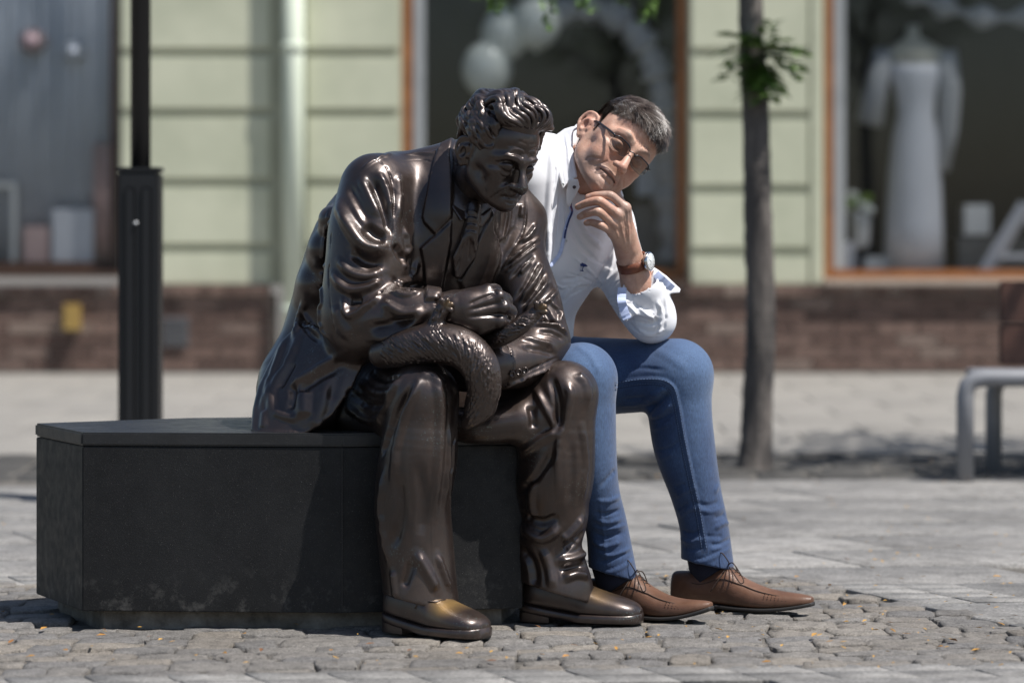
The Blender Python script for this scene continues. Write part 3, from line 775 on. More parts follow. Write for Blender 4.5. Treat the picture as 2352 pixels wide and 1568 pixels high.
pa = crom([IP(2080,-20,.3),IP(2160,14,.3),IP(2260,40,.3),IP(2380,34,.3),IP(2480,-10,.3)], 8); tag(MB().tube(pa, [.05+.03*math.sin(i*.9) for i in range(len(pa))], 10).build('swag', M['tulle'], None, True), 'grey swag of fabric hung across top of right window', 'swag')
ibox('cushion', 1915, 1965, 555, 625, .3, .5, M['dress'], 'pale blue cushion below the white vase', 'cushion')

# ------------------------------------------------------------------ street furniture and trees
LP = empty('lamp_post', tuple(P(323,1153,3.0)*[1,1,0]), 'black square lamp post behind left end of the stone bench', 'lamp post')
c = P(323,0,3.0); hb = .064; zj = P(0,395,3.0)[2]
MB().box((c[0]-hb,3-hb,0),(c[0]+hb,3+hb,zj)).build('base_box', M['black'], LP, bevel=.008)
MB().box((c[0]-hb*1.06,3-hb*1.06,zj),(c[0]+hb*1.06,3+hb*1.06,zj+.014)).build('collar', M['black'], LP, bevel=.004)
for sx in (-1, 1): MB().box((c[0]+sx*.026-.016,3-hb-.007,.1),(c[0]+sx*.026+.016,3-hb-.001,zj-.05)).build('panel', M['black'], LP, bevel=.003)
MB().tube([(c[0],3,zj+.014),(c[0],3,3.6)], .032, 20).build('pole', M['black'], LP, True)
ball((c[0],3,3.75), .16, 'lantern', M['white'], LP, .9)
ball(tuple(P(312,512,2.925)), .006, 'sticker', M['white'], LP, .9, 6)

MBN = empty('metal_bench', tuple(P(2217,1105,3.79)), 'grey metal bench with dark brown wooden back on the right', 'bench')
zt = P(0,868,3.79)[2]; x0 = P(2217,0,3.79)[0]
pa = [(x0,3.79,0.0),(x0,3.79,zt-.06),(x0+.008,3.79,zt-.025),(x0+.03,3.79,zt-.006),(x0+.07,3.79,zt),(x0+1.5,3.79,zt)]
MB().tube(pa, .030, 12, flat=1.0).build('frame', M['bench_grey'], MBN, True)
MB().tube([(p[0]+.165,4.22,p[2]-.02) for p in pa], .030, 12).build('frame', M['bench_grey'], MBN, True)
for i in range(4): MB().box((x0+.06,3.84+i*.092,zt-.012),(x0+1.5,3.84+i*.092+.075,zt+.016)).build('seat_slat', M['bench_grey'], MBN, bevel=.004)
for i in range(2):
    z = P(0,838,4.27)[2]+i*.152; MB().box((P(2296,0,4.27)[0],4.26,z),(x0+1.5,4.30,z+.146)).build('back_slat', M['bench_wood'], MBN, bevel=.006)
MB().box((x0+.63,4.305,zt-.2),(x0+.68,4.335,zt+.34)).build('back_support', M['bench_grey'], MBN)

def leaflet(c, d, n, l, w):
    c, d, n = np.array(c), np.array(d)/np.linalg.norm(d), np.array(n); s_ = np.cross(d, n); s_ = s_/(np.linalg.norm(s_)+1e-9); n = np.cross(s_, d)
    return [c, c+d*l*.4+s_*w*.5+n*l*.06, c+d*l, c+d*l*.4-s_*w*.5+n*l*.06]
def pinnate(g, base, dirv, ln, rg_, pairs=8, ll=.026):
    """a feathery compound leaf"""
    d = np.array(dirv, float); d /= np.linalg.norm(d); p = np.array(base, float); sdv = np.cross(d, [0,0,1.]); sdv = sdv/(np.linalg.norm(sdv)+1e-6)
    for i in range(pairs):
        p = p+d*ln/pairs; d = d+np.array([0,0,-.07]); d /= np.linalg.norm(d)
        for s in (-1, 1):
            dd = sdv*s+d*.45+rg_.normal(0,.12,3); g.face(leaflet(p, dd, (0,0,1.)+rg_.normal(0,.3,3), ll*rg_.uniform(.8,1.1), ll*.55))
rt = np.random.default_rng(9)
def make_tree(px, y, label, twigs):
    base = P(px, 1075, y); base[2] = 0
    T = empty('street_tree', tuple(base), label, 'tree', 'young street trees along the dark paving strip')
    tp = [base+np.array([dx, 0, z]) for dx, z in ((-.012,-.02),(.0,.06),(.012,.3),(.016,.6),(.012,.9),(.0,1.2),(-.010,1.5),(-.014,1.8),(.0,2.2),(.02,2.6))]
    rr = [.075,.060,.054,.052,.050,.048,.046,.041,.033,.025]; cp = crom(np.hstack([tp, np.array(rr)[:,None]]), 8); n = 16; rings = []
    for i, q in enumerate(cp):
        rings.append([(q[0]+q[3]*(1+.06*math.sin(3*a+i*.35)+rt.normal(0,.035))*math.cos(a), q[1]+q[3]*(1+.06*math.sin(3*a+i*.35))*math.sin(a), q[2]) for a in np.linspace(0, 2*math.pi, n, endpoint=False)])
    tr = MB().rings(rings).build('trunk', M['bark'], T, True)
    g = MB(); cr = MB()
    for i in range(16):
        a = 2*math.pi*i/16*2.4; z0 = 1.85+.05*i; ln = rt.uniform(.7,1.25); s0 = base+np.array([0,0,z0]); e = s0+np.array([math.cos(a)*ln, math.sin(a)*ln, rt.uniform(.25,.8)])
        pth = crom([s0, (s0+e)/2+np.array([0,0,.12]), e], 5); g.tube(pth, np.linspace(.016,.004,len(pth)), 6)
        for k in range(46):
            t = rt.uniform(.25, 1.0); p = s0+(e-s0)*t+np.array([0,0,.12*math.sin(math.pi*t)])+rt.normal(0,.12,3); p[2] = max(p[2], 1.88)
            pinnate(cr, p, (rt.normal(),rt.normal(),rt.normal()*.4-.1), rt.uniform(.10,.17), rt, 7, .034)
    g.build('branches', M['bark'], T, True); tag(cr.build('crown', M['leaf'], T), kind='stuff')
    if twigs:
        sp = MB()
        for q, dv in (((1744,105),(-.9,-.3,.1)),((1746,112),(.9,-.2,.15)),((1740,140),(-.35,-.5,-.9)),((1752,140),(.4,-.4,-.9)),((1745,120),(.1,-.8,.5)),((1742,128),(-.7,-.3,-.25)),((1752,125),(.65,-.3,-.15)),((1748,150),(.05,-.6,-.8))):
            for _ in range(3): pinnate(sp, P(q[0]+rt.uniform(-4,4), q[1]+rt.uniform(-4,4), y-.045), np.array(dv)+rt.normal(0,.15,3), rt.uniform(.12,.17), rt, 7, .060)
        sp.build('sprig', M['leaf'], T)
        tw = MB(); st = MB()
        for px_, py_ in ((1100,4),(1128,8),(1155,2),(1246,22),(1254,40),(1330,6),(1352,14),(1490,10),(1500,30),(1508,16),(1420,0)):
            p = P(px_, py_-26, y-.9); 
            for _ in range(2): pinnate(tw, p+rt.normal(0,.012,3), (rt.normal(0,.3), rt.normal(0,.3), -1), rt.uniform(.04,.07), rt, 5, .028)
        st.tube(crom([tuple(base+[0,0,1.95]), P(1600,-110,y-.5), P(1350,-60,y-.9), P(1080,-40,y-.9)], 8), .006, 6); st.build('twig', M['bark'], T, True)
        tw.build('twig_leaves', M['leaf'], T)
    return T
make_tree(1735, 4.35, 'slim young street tree with leafy sprig on its trunk', True)
make_tree(3050, 4.45, 'added unseen street tree casting shade beyond the grey metal bench', False)  # tree added out of view to shade the right half of the strip

# ------------------------------------------------------------------ fallen leaves
rl = np.random.default_rng(17); litter = MB(); nl = 0
def fallen(g, c, s, rg_):
    a = rg_.uniform(0, 6.28); d = np.array([math.cos(a), math.sin(a), rg_.uniform(-.1,.25)]); s_ = np.array([-math.sin(a), math.cos(a), 0]); up = np.array([0,0,1.]); cu = rg_.uniform(.15,.5)
    p = [c-d*s, c-d*s*.2+s_*s*.42+up*s*cu, c+d*s*.5+s_*s*.34+up*s*cu*.8, c+d*s+up*s*.15, c+d*s*.5-s_*s*.34+up*s*cu*.5, c-d*s*.2-s_*s*.42+up*s*cu*.4]
    g.face([p[0],p[1],p[2],p[3]]); g.face([p[0],p[3],p[4],p[5]])
SPOT = [(100,1450),(238,1452),(232,1466),(395,1480),(345,1468),(680,1440),(560,1462),(515,1508),(600,1500),(880,1452),(985,1443),(1000,1446),(1012,1450),(1235,1446),(1215,1420),(1575,1445),(1650,1452),(1672,1470),(1745,1478),(1320,1488),(1245,1510),(1300,1515),(1415,1496),(1490,1470),(1760,1528),(1870,1465),(1905,1480),(1985,1440),(2010,1454),(2045,1436),(2050,1455),(2082,1462),(2130,1470),(2160,1492),(2190,1478),(2240,1500),(2300,1440),(2330,1420),(2270,1395),(2120,1330),(1975,1400),(1940,1395),(1905,1350),(1830,1330),(2005,1310),(1945,1290),(2290,1330),(2200,1260),(1130,1525),(1055,1508),(760,1500),(70,1515),(25,1480),(150,1500),(450,1512),(850,1485),(940,1500)]
for px, py in SPOT:
    y = GY(py); c = P(px, py, y); c[2] = .007; g = MB(); fallen(g, c, rl.uniform(.007,.012), rl)
    tag(g.build('fallen_leaf', M['fallen']), 'small yellow brown leaf lying on the paving', 'leaf', 'fallen leaves on the paving')
for i in range(300):
    py = 1060+480*rl.uniform(0,1)**.8; px = rl.uniform(0, 2352) if rl.uniform() < .5 else rl.uniform(1400, 2352); y = GY(py)
    if -.98 < P(px,py,y)[0] < .08 and 0 < y < .6: continue
    c = P(px, py, y); c[2] = .006; fallen(litter, c, rl.uniform(.003,.008), rl)
tag(litter.build('leaf_litter', M['fallen']), 'scatter of tiny yellow leaflets over the paving', 'leaf litter', kind='stuff')

# ------------------------------------------------------------------ a head in implicit form (x = own right, y = forward, z = up, eyes at z = 0)
class Pose:
    def __init__(s, R, t, sc): s.R = np.array(R, float); s.t = np.array(t, float); s.s = sc
    def p(s, q): return np.asarray(q, float)@s.R.T*s.s+s.t
    def inv(s, V): return (np.asarray(V)-s.t)@s.R/s.s
class LV:
    """writes into a volume through a pose"""
    def __init__(s, v, po): s.v = v; s.o = po
    def tube(s, pts, rad, k=.01, sub=False, n=6): s.v.tube(s.o.p(pts), np.asarray(rad)*s.o.s, k*s.o.s, n=n, sub=sub); return s
    def ell(s, c, r, k=.01, sub=False, rot=None):
        R = s.o.R if rot is None else s.o.R@np.array(Euler(rot).to_matrix()); s.v.ell(s.o.p(c), np.asarray(r)*np.ones(3)*s.o.s, R, k*s.o.s, sub); return s

def head_base(L, gaunt=0.0, nose=1.0, chin=0.0, lips=1.0, squint=0.0, slit=True, nostril=True):
    c = chin
    L.ell((0,-.020,.046), (.076,.097,.078), .02)
    L.ell((0,.026,.046), (.063,.058,.056), .03)
    L.ell((0,.026,-.026), (.059-.004*gaunt,.054,.058), .03)
    L.ell((0,.048,-.066+c*.6), (.035,.035,.035), .025)
    for s in (-1, 1):
        L.tube([(s*(.062-.005*gaunt),-.004,-.030),(s*(.058-.006*gaunt),.010,-.070+c),(s*.034,.052,-.097+c),(s*.011,.075,-.104+c)], [.014,.016,.015,.015], .03)
        L.ell((s*.046,.055,-.020), (.021,.018,.014), .022)
        L.ell((s*.037,.050,-.054+c*.5), (.023-.009*gaunt,.025,.028), .025)
        L.ell((s*.064,.020,.010), (.010,.03,.03), .02)
    L.ell((0,.080,-.099+c), (.018,.014,.013), .018)
    for s in (-1, 1):
        L.tube([(s*.055,.060,.012),(s*.036,.082,.022),(s*.015,.090,.018)], [.006,.0075,.007], .018)
        L.ell((s*.033,.1005,-.003), (.0185,.0155,.0110), .014, True)
    L.ell((0,.087,.016), (.011,.009,.012), .014)
    L.tube([(0,.089,.012),(0,.1000,-.008),(0,.1100,-.026),(0,.1150,-.037)], np.array([.0068,.0074,.0088,.0102])*nose, .011)
    L.ell((0,.1125,-.041), (.0095*nose,.010,.0078), .008)
    for s in (-1, 1):
        L.ell((s*.0122*nose,.1030,-.0410), (.0066,.0095,.0076), .008)
        if nostril: L.ell((s*.0070,.1095,-.0500), (.0038,.0060,.0034), .003, True)
    for s in (-1, 1):
        L.ell((s*.032,.0735,-.001), .0122, .0015)
        L.tube([(s*.047,.070,-.002),(s*.041,.082,.0040-squint),(s*.032,.0865,.0055-squint),(s*.024,.0855,.0040-squint),(s*.0175,.081,-.0035)], [.0026,.0034,.0038,.0034,.0026], .005)
        L.tube([(s*.046,.070,-.004),(s*.040,.0805,-.0080+squint),(s*.031,.0845,-.0098+squint),(s*.023,.083,-.0080+squint),(s*.0175,.080,-.0045)], [.0024,.0028,.0032,.0028,.0024], .005)
        L.tube([(s*.043,.072,-.017),(s*.031,.081,-.021),(s*.021,.084,-.017)], [.003,.0042,.003], .010)
    z = 0.0
    L.tube([(-.026,.077,-.0680+z),(-.012,.0885,-.0650+z),(-.004,.0915,-.0640+z),(.004,.0915,-.0640+z),(.012,.0885,-.0650+z),(.026,.077,-.0680+z)], np.array([.002,.0040,.0046,.0046,.0040,.002])*lips, .008)
    L.tube([(-.024,.077,-.0720+z),(-.012,.0870,-.0755+z),(0,.0895,-.0765+z),(.012,.0870,-.0755+z),(.024,.077,-.0720+z)], np.array([.002,.0046,.0055,.0046,.002])*lips, .008)
    if slit: L.tube([(-.025,.0785,-.0725+z),(-.013,.0890,-.0705+z),(0,.0930,-.0700+z),(.013,.0890,-.0705+z),(.025,.0785,-.0725+z)], [.0020,.0024,.0026,.0024,.0020], .003, True)
def head_ear(L, s, out=1.0):
    def q(y, z, dx=0.0): return (s*(.0735+.014*out*np.clip(-(y)/.02+.2, 0, 1.2)+dx), -.018+y, -.010+z)
    hel = [(.012,-.002),(.013,.014),(.009,.027),(-.004,.0335),(-.016,.029),(-.0225,.014),(-.021,-.003),(-.013,-.018),(-.005,-.028)]
    L.tube([q(-.004,.012),(q(-.006,-.006)),q(-.002,-.02)], [.013,.0125,.008], .006)
    L.ell(q(-.005,.012,-.001), (.0045,.0165,.0215), .004, rot=(0,0,.68*s)); L.ell(q(-.006,-.006,-.001), (.0045,.0145,.020), .004, rot=(0,0,.68*s))
    L.ell(q(-.007,.020,.001), (.0046,.0145,.0135), .004, rot=(0,0,.68*s))
    L.tube([q(*a, .003) for a in hel], [.003,.0036,.004,.0042,.0044,.0042,.0038,.0034,.004], .003)
    L.tube([q(.001,-.026,.001),q(-.002,-.031,.002)], [.0068,.0055], .006)
    L.ell(q(-.002,-.001,.012), (.010,.0075,.0125), .004, True)
    L.tube([q(-.008,.016,.012),q(-.001,.022,.011)], [.0045,.004], .004, True)
    L.tube([q(-.013,-.010,.004),q(-.012,.006,.0055),q(-.006,.018,.004)], [.003,.0036,.003], .003)
    L.ell(q(.010,-.006,.004), (.004,.004,.006), .004)
def snap(sc, po, p):
    q = po.p(crom(p, 5)); return np.array([sc.V[np.argmin(((sc.V-a)**2).sum(1))] for a in q])
def hstrokes(sc, po, lst):
    """strokes given in head coordinates: (points, half width, amp)"""
    sc.N = sc.normals(); sc.D = np.zeros(len(sc.V)); sc.front = np.ones(len(sc.V), bool)
    for p, w, a in lst: sc.stroke3(snap(sc, po, p), w*po.s, a*po.s, True)
    sc.apply()

# ------------------------------------------------------------------ folds of the bronze clothes, worked as strokes: (path, half width px, amp mm, sharp)
def work(sc, lst, wk=1.0, ak=1.0):
    for e in lst:
        sh_ = len(e) > 3 and e[3]; sc.stroke(e[0], e[1]*(1 if sh_ else wk), e[2]*(1 if sh_ else ak), sh_)
JACKET_FOLDS = [
 # right sleeve
 ([(851,405),(880,470),(899,540)],13,-11), ([(870,395),(890,440),(898,482)],11,7), ([(826,405),(850,455),(872,500)],14,7), ([(800,425),(824,468),(850,510)],13,-6),
 ([(771,465),(812,534),(842,566),(893,572)],20,15), ([(835,518),(862,540),(888,552)],19,-12), ([(805,578),(840,600),(882,606)],17,-13), ([(775,598),(806,626),(845,634),(878,622)],13,8),
 ([(760,630),(800,664),(848,660),(878,640)],15,12), ([(802,690),(832,688)],15,-11), ([(786,684),(802,725),(850,698),(877,676)],11,10), ([(877,692),(926,718),(974,712)],14,9), ([(882,662),(862,682),(845,700)],6,-8,True), ([(880,725),(920,738),(955,728)],12,-6),
 ([(845,754),(897,746),(945,737)],16,-11), ([(848,780),(905,770),(945,746),(982,712)],11,8), ([(770,700),(780,745),(806,775)],20,5),
 ([(866,366),(892,390),(905,439),(905,492),(899,544)],4,-5,True), ([(914,400),(920,450),(916,500)],14,6),
 ([(758,474),(744,553),(738,667),(734,742),(758,785)],8,6), ([(762,520),(756,588),(756,680),(772,777)],4,-5,True),
 # chest left
 ([(905,560),(925,590),(945,600)],14,-10), ([(930,520),(940,570),(930,620)],12,7), ([(960,600),(940,640),(905,655)],10,9), ([(900,640),(935,660),(970,650)],9,-8), ([(895,665),(930,678),(965,668)],8,7),
 # skirt
 ([(690,760),(655,840),(622,895),(628,960)],18,8), ([(655,770),(622,860),(600,940)],14,6), ([(672,830),(640,890)],13,-7),
 ([(698,895),(695,925),(700,960)],24,11), ([(668,880),(672,912),(662,940)],14,-10), ([(630,945),(655,955),(685,962)],13,5), ([(608,940),(604,985)],15,5),
 ([(790,812),(720,850),(668,885)],13,9), ([(785,838),(720,875),(685,902)],14,-9), ([(748,880),(735,940),(720,985)],18,6), ([(780,850),(760,920)],15,-4),
 ([(839,826),(800,900),(760,953),(701,994)],6,4), ([(700,994),(640,994),(580,988)],6,4),
 ([(700,690),(684,740),(676,775)],13,8), 
 ([(690,725),(706,760),(735,785)],10,-7), ([(694,712),(714,745),(738,765)],8,6),
 # right chest and left sleeve
 ([(1209,452),(1207,507),(1196,543),(1172,578),(1148,618)],5,-7,True), ([(1231,515),(1214,543),(1196,556)],7,9), ([(1240,545),(1207,569),(1152,615)],5,7), ([(1238,560),(1205,586),(1163,622)],5,7), ([(1240,553),(1206,577),(1160,616)],4,-6),
 ([(1216,603),(1194,630)],8,8), ([(1228,585),(1200,610),(1172,640)],6,-6), ([(1249,605),(1229,644),(1196,690)],8,9), ([(1238,600),(1212,645),(1180,690)],7,-7), ([(1262,640),(1236,677),(1205,716)],8,10), ([(1255,625),(1228,668),(1195,705)],6,-8),
 ([(1280,665),(1262,686),(1245,700)],8,8), ([(1262,690),(1284,715),(1290,746)],7,9), ([(1245,705),(1262,725),(1268,742)],10,-9),
 ([(1228,745),(1262,746),(1288,755),(1304,768)],6,11), ([(1230,735),(1262,735),(1288,742)],6,-9), ([(1238,760),(1270,765),(1295,780)],8,-5),
 ([(1193,774),(1233,782),(1274,793)],9,7), ([(1200,795),(1240,803),(1280,815)],11,-6), ([(1140,791),(1157,817),(1162,848),(1160,881)],5,-7,True), ([(1168,795),(1176,840),(1172,880)],8,4),
 ([(1283,834),(1238,855),(1195,874),(1150,891)],6,8), ([(1280,822),(1236,842),(1196,862)],5,-5),
 ([(1200,470),(1196,500)],10,6), ([(1170,470),(1165,520),(1155,560)],9,5), ([(1150,480),(1145,540)],9,-5),
 # back
 ([(905,352),(870,362),(830,388)],6,4), ([(930,350),(985,352),(1010,345)],8,5), ([(905,372),(960,366),(995,372)],4,-4,True),
]
JACKET_STAMPS = [
 ([(1042,322),(1012,336),(998,365),(990,403),(983,447),(972,500),(976,512),(1000,538),(1036,500),(1040,425),(1036,354)],11,3),
 ([(1000,541),(966,570),(974,607),(978,690),(1010,690),(1018,644),(1034,556),(1037,506)],10,3),
 ([(1128,483),(1108,525),(1093,556),(1082,598),(1053,645),(1070,680),(1106,662),(1126,650),(1148,611),(1150,584),(1143,558),(1130,529)],9,3),
 ([(1143,556),(1158,545),(1182,520),(1190,470),(1140,470),(1125,495)],4,3),
]
TROUSER_FOLDS = [
 # right leg: knee, front crease, hanging folds, hem
 ([(1002,860),(1014,936),(1008,1067),(994,1190)],18,7), ([(948,880),(914,945),(892,995),(874,1050)],13,-13), ([(966,868),(934,940),(912,1020),(900,1110)],15,10), ([(920,862),(888,925),(862,990)],14,9), ([(965,858),(995,860),(1024,885)],17,6),
 ([(915,1090),(920,1180),(900,1260)],18,-9), ([(880,1080),(874,1180),(890,1290)],14,9), ([(960,1060),(972,1150),(966,1230)],18,-5), ([(1032,970),(1030,1070),(1020,1170)],11,6), ([(1046,1000),(1042,1060),(1034,1155)],6,-6),
 ([(955,1268),(985,1318),(1005,1356)],16,9), ([(1005,1272),(1022,1318),(1036,1352)],12,7), ([(948,1290),(926,1350)],15,-9), ([(900,1310),(905,1375)],13,8),
 # left leg
 ([(1266,866),(1282,925),(1284,985)],14,-12), ([(1300,880),(1310,910),(1298,965),(1282,1030),(1278,1120)],14,8), ([(1226,886),(1258,945),(1282,985)],14,10), ([(1284,990),(1240,1010),(1186,1045)],15,10), ([(1220,930),(1226,985)],14,-10),
 ([(1275,1030),(1232,1095),(1190,1130)],14,-10), ([(1326,856),(1348,882),(1356,930)],17,6), ([(1335,960),(1346,1060),(1338,1150)],14,6), ([(1310,1010),(1314,1090),(1308,1160)],15,-5), ([(1225,1100),(1218,1150),(1226,1195)],15,6),
 ([(1196,1208),(1243,1236),(1290,1210)],17,12), ([(1198,1180),(1243,1198),(1285,1184)],14,-9), ([(1288,1240),(1314,1222),(1340,1186)],14,11), ([(1294,1262),(1320,1246),(1342,1222)],11,-11), ([(1282,1288),(1316,1282),(1345,1268)],14,12), ([(1290,1308),(1322,1300),(1348,1296)],9,-9), ([(1294,1328),(1325,1318),(1352,1322)],13,10),
 ([(1194,1255),(1222,1295),(1228,1350)],18,-10), ([(1246,1260),(1262,1305),(1268,1350)],14,7), ([(1276,1000),(1272,1120),(1286,1230),(1292,1340)],3,-2.5,True),
 ([(1010,930),(1006,1067),(992,1200),(1000,1350)],3.5,2.2,True),
 # lap
 ([(820,870),(860,900),(900,900)],13,6), ([(800,900),(850,930),(890,925)],13,-7), ([(790,930),(840,965),(875,960)],13,6), ([(850,850),(880,870),(920,865)],11,-6),
]

# ------------------------------------------------------------------ the statue
ST = empty('bronze_statue', tuple(P(960, 998, .25)), 'seated dark bronze statue of a man in a suit holding a small furry animal', 'statue')
BRZ = M['bronze']
def pts(*a): return [P(*q) for q in a]
MR = CAMD/FPX          # metres per photo pixel at y = 0

def statue_jacket():
    v = Vol((-.66, -.22, .34), (.16, .56, 1.10), .0027)
    # trunk
    v.tube(pts((930,905,.36),(945,770,.31),(985,610,.22),(1030,500,.16)), [.15,.165,.165,.12], .05)
    # back
    v.tube(pts((905,425,.22),(830,545,.28),(790,690,.32),(745,800,.32),(712,890,.29),(690,945,.24)), [.075,.105,.115,.105,.115,.075], .05)
    v.tube(pts((1040,420,.22),(1000,520,.30),(930,700,.36)), [.08,.12,.14], .05)
    # skirt of the coat spread over the bench
    v.tube(pts((690,890,.24),(650,950,.18),(640,980,.15)), [.09,.06,.03], .04)
    v.tube(pts((790,850,.20),(760,930,.14),(720,975,.12)), [.07,.05,.03], .04)
    v.slab([(576,990),(580,940),(592,888),(616,838),(642,788),(690,740),(790,780),(858,806),(836,830),(800,900),(762,953),(705,998),(590,998)],
           [(640,990,.02),(580,985,.06),(820,830,.04),(700,760,.14),(640,800,.16),(700,990,.005)], .020, .03)
    # creased back edge
    for q in [(760,505,.17,.028),(740,575,.21,.030),(718,655,.25,.030)]:
        v.ell(P(*q[:3]), (q[3],q[3]*1.6,q[3]*1.1), None, .045)
    # shoulders
    v.tube(pts((862,428,.10),(950,405,.16),(1035,385,.17)), [.068,.052,.05], .05)
    v.tube(pts((1195,505,.24),(1150,450,.22),(1080,395,.19)), [.06,.06,.055], .05)
    # right arm
    v.tube(pts((862,440,.10),(852,520,.07),(846,600,.05),(830,700,.035),(826,742,.03)), [.075,.092,.094,.088,.078], .03)
    v.tube(pts((826,742,.03),(880,738,-.02),(940,722,-.055),(1000,716,-.075)), [.078,.072,.058,.044], .03)
    # left arm
    v.tube(pts((1192,510,.23),(1188,600,.19),(1222,700,.13),(1238,785,.09)), [.062,.068,.066,.064], .03)
    v.tube(pts((1238,790,.09),(1205,826,.03),(1155,838,-.02)), [.062,.058,.054], .03)
    return v
jv = statue_jacket()
jv.tube(pts((1145,838,-.03),(1120,838,-.06)), [.047,.047], 0, sub=True)
jv.tube(pts((1000,716,-.075),(1030,714,-.09)), [.036,.036], 0, sub=True)
jk = jv.mesh(); del jv
jk.begin()
work(jk, JACKET_FOLDS, 1.15, 1.15)
for p_, a_, e_ in JACKET_STAMPS: jk.stamp(p_, a_, e_)
jk.apply(); jk.relax(.4)
mk_ = ((jk.px[:,0] < 800) & (jk.px[:,1] > 770)).astype(float)
for _ in range(3): jk.relax(.5, mk_)
jacket = jk.build('jacket', BRZ, ST)

def statue_trousers():
    v = Vol((-.46, -.26, .02), (.30, .52, .68), .0027)
    v.tube(pts((835,905,.34),(900,915,.10),(972,912,-.10)), [.11,.088,.070], .03)
    v.tube(pts((972,912,-.10),(962,1040,-.095),(948,1150,-.085),(955,1250,-.08),(964,1345,-.085),(966,1390,-.085)), [.070,.083,.082,.081,.080,.083], .03)
    v.tube(pts((1070,900,.38),(1190,915,.17),(1298,905,.03)), [.12,.088,.066], .03)
    v.tube(pts((1298,905,.03),(1277,1070,.045),(1272,1145,.055),(1275,1185,.06),(1262,1245,.07),(1268,1300,.075),(1279,1350,.07),(1281,1390,.07)), [.066,.085,.078,.072,.071,.075,.079,.081], .03)
    v.tube(pts((880,900,.38),(1050,905,.38)), [.13,.13], .05)
    v.tube(pts((1000,960,.22),(1120,965,.22)), [.06,.06], .05)
    v.tube(pts((1040,960,.16),(1140,962,.10),(1230,945,.05)), [.055,.060,.060], .04)
    v.tube(pts((800,958,.14),(870,962,.06),(930,950,-.03)), [.050,.055,.055], .04)
    v.tube(pts((1020,968,.03),(1100,978,.0),(1190,968,.0)), [.036,.040,.045], .04)
    # hems
    v.plane(P(970,1384,-.09), (-.24,-.05,-1), lo=(-.6,-.6,-.1), hi=(-.02,.6,.3))
    v.plane(P(1280,1360,.06), (-.30,-.05,-1), lo=(-.02,-.6,-.1), hi=(.6,.6,.3))
    return v
tv = statue_trousers()
trs = tv.mesh(); del tv
trs.begin()
work(trs, TROUSER_FOLDS, 1.1, 1.0)
trs.apply(); trs.relax(.4)
trousers = trs.build('trousers', BRZ, ST)

# ------------------------------------------------------------------ statue: head, hair, tie, hands
def rz(a): return np.array(Euler((0, 0, a)).to_matrix())
HR = np.array(Euler((R_(22.6), R_(5.2), R_(41)), 'XYZ').to_matrix())@np.diag([-1.,-1.,1.])
HS = Pose(HR, (-.0300, .035, 1.0245), .945)
hv = Vol((-.24,-.14,.82), (.12,.26,1.20), .0021)
L = LV(hv, HS)
hv.tube([P(1085,525,.17), P(1080,450,.13), HS.p((0,-.03,-.055))], [.064,.056,.053], .03)
head_base(L, 1.0, 1.12, .013, .75, .0015, False, False)
L.tube([(0,.108,-.022),(0,.116,-.036),(0,.1165,-.044)], [.009,.0115,.0095], .008)
head_ear(L, 1); head_ear(L, -1)
# heavy upper lids (looking down), cheek folds, moustache
for s in (-1, 1):
    L.tube([(s*.045,.076,-.002),(s*.032,.0862,-.001),(s*.020,.083,-.004)], [.0036,.0056,.0036], .004)
    L.tube([(s*.018,.097,-.040),(s*.031,.083,-.056),(s*.035,.070,-.074)], [.004,.0050,.004], .012)
    L.tube([(s*.002,.0975,-.0530),(s*.013,.0940,-.0560),(s*.024,.0860,-.0615),(s*.034,.0755,-.0675)], [.0046,.0052,.0042,.0014], .009)
    L.tube([(s*.002,.0965,-.0585),(s*.014,.0925,-.0610),(s*.025,.0845,-.0655)], [.0034,.0038,.0024], .006)
hd = hv.mesh(2); del hv
st = []
for s in (-1, 1):
    st += [([(s*.006,.098,.032),(s*.02,.097,.038),(s*.046,.082,.032)], .0055, -.0026), ([(s*.004,.097,.044),(s*.03,.09,.050),(s*.05,.073,.044)], .0055, -.0022), ([(s*.004,.093,.060),(s*.03,.085,.063)], .005, -.0016),
           ([(s*.004,.098,.038),(s*.022,.095,.044),(s*.046,.08,.038)], .005, .0018), ([(s*.014,.096,.021),(s*.03,.094,.0275),(s*.052,.072,.022)], .006, .0026), ([(s*.02,.09,.012),(s*.034,.085,.014),(s*.048,.072,.009)], .004, -.0016),
           ([(s*.019,.098,-.040),(s*.028,.088,-.054),(s*.035,.076,-.070),(s*.036,.068,-.086)], .006, -.0038), ([(s*.05,.068,.000),(s*.062,.052,.008)], .004, -.0016), ([(s*.05,.068,-.006),(s*.062,.052,-.014)], .004, -.0016),
           ([(s*.019,.083,-.016),(s*.034,.078,-.025),(s*.046,.068,-.020)], .005, -.0024), ([(s*.052,.045,-.040),(s*.047,.05,-.062),(s*.04,.055,-.08)], .014, -.0026), ([(s*.03,.07,-.03),(s*.045,.058,-.036)], .009, .0020)]
    for j in range(9):
        a = j/8; st.append(([(s*(.003+.026*a),.1015-.020*a,-.050-.010*a),(s*(.007+.027*a),.0975-.020*a,-.061-.009*a)], .0030, -.0020))
st += [([(-.027,.078,-.0715),(-.013,.089,-.0712),(0,.093,-.0715),(.013,.089,-.0712),(.027,.078,-.0715)], .004, -.0030), ([(.003,.098,.018),(.004,.098,.032)], .004, -.002), ([(-.016,.09,-.082),(0,.093,-.084),(.016,.09,-.082)], .006, -.003)]
hstrokes(hd, HS, st); hd.relax(.2)
head = hd.build('head', BRZ, ST)

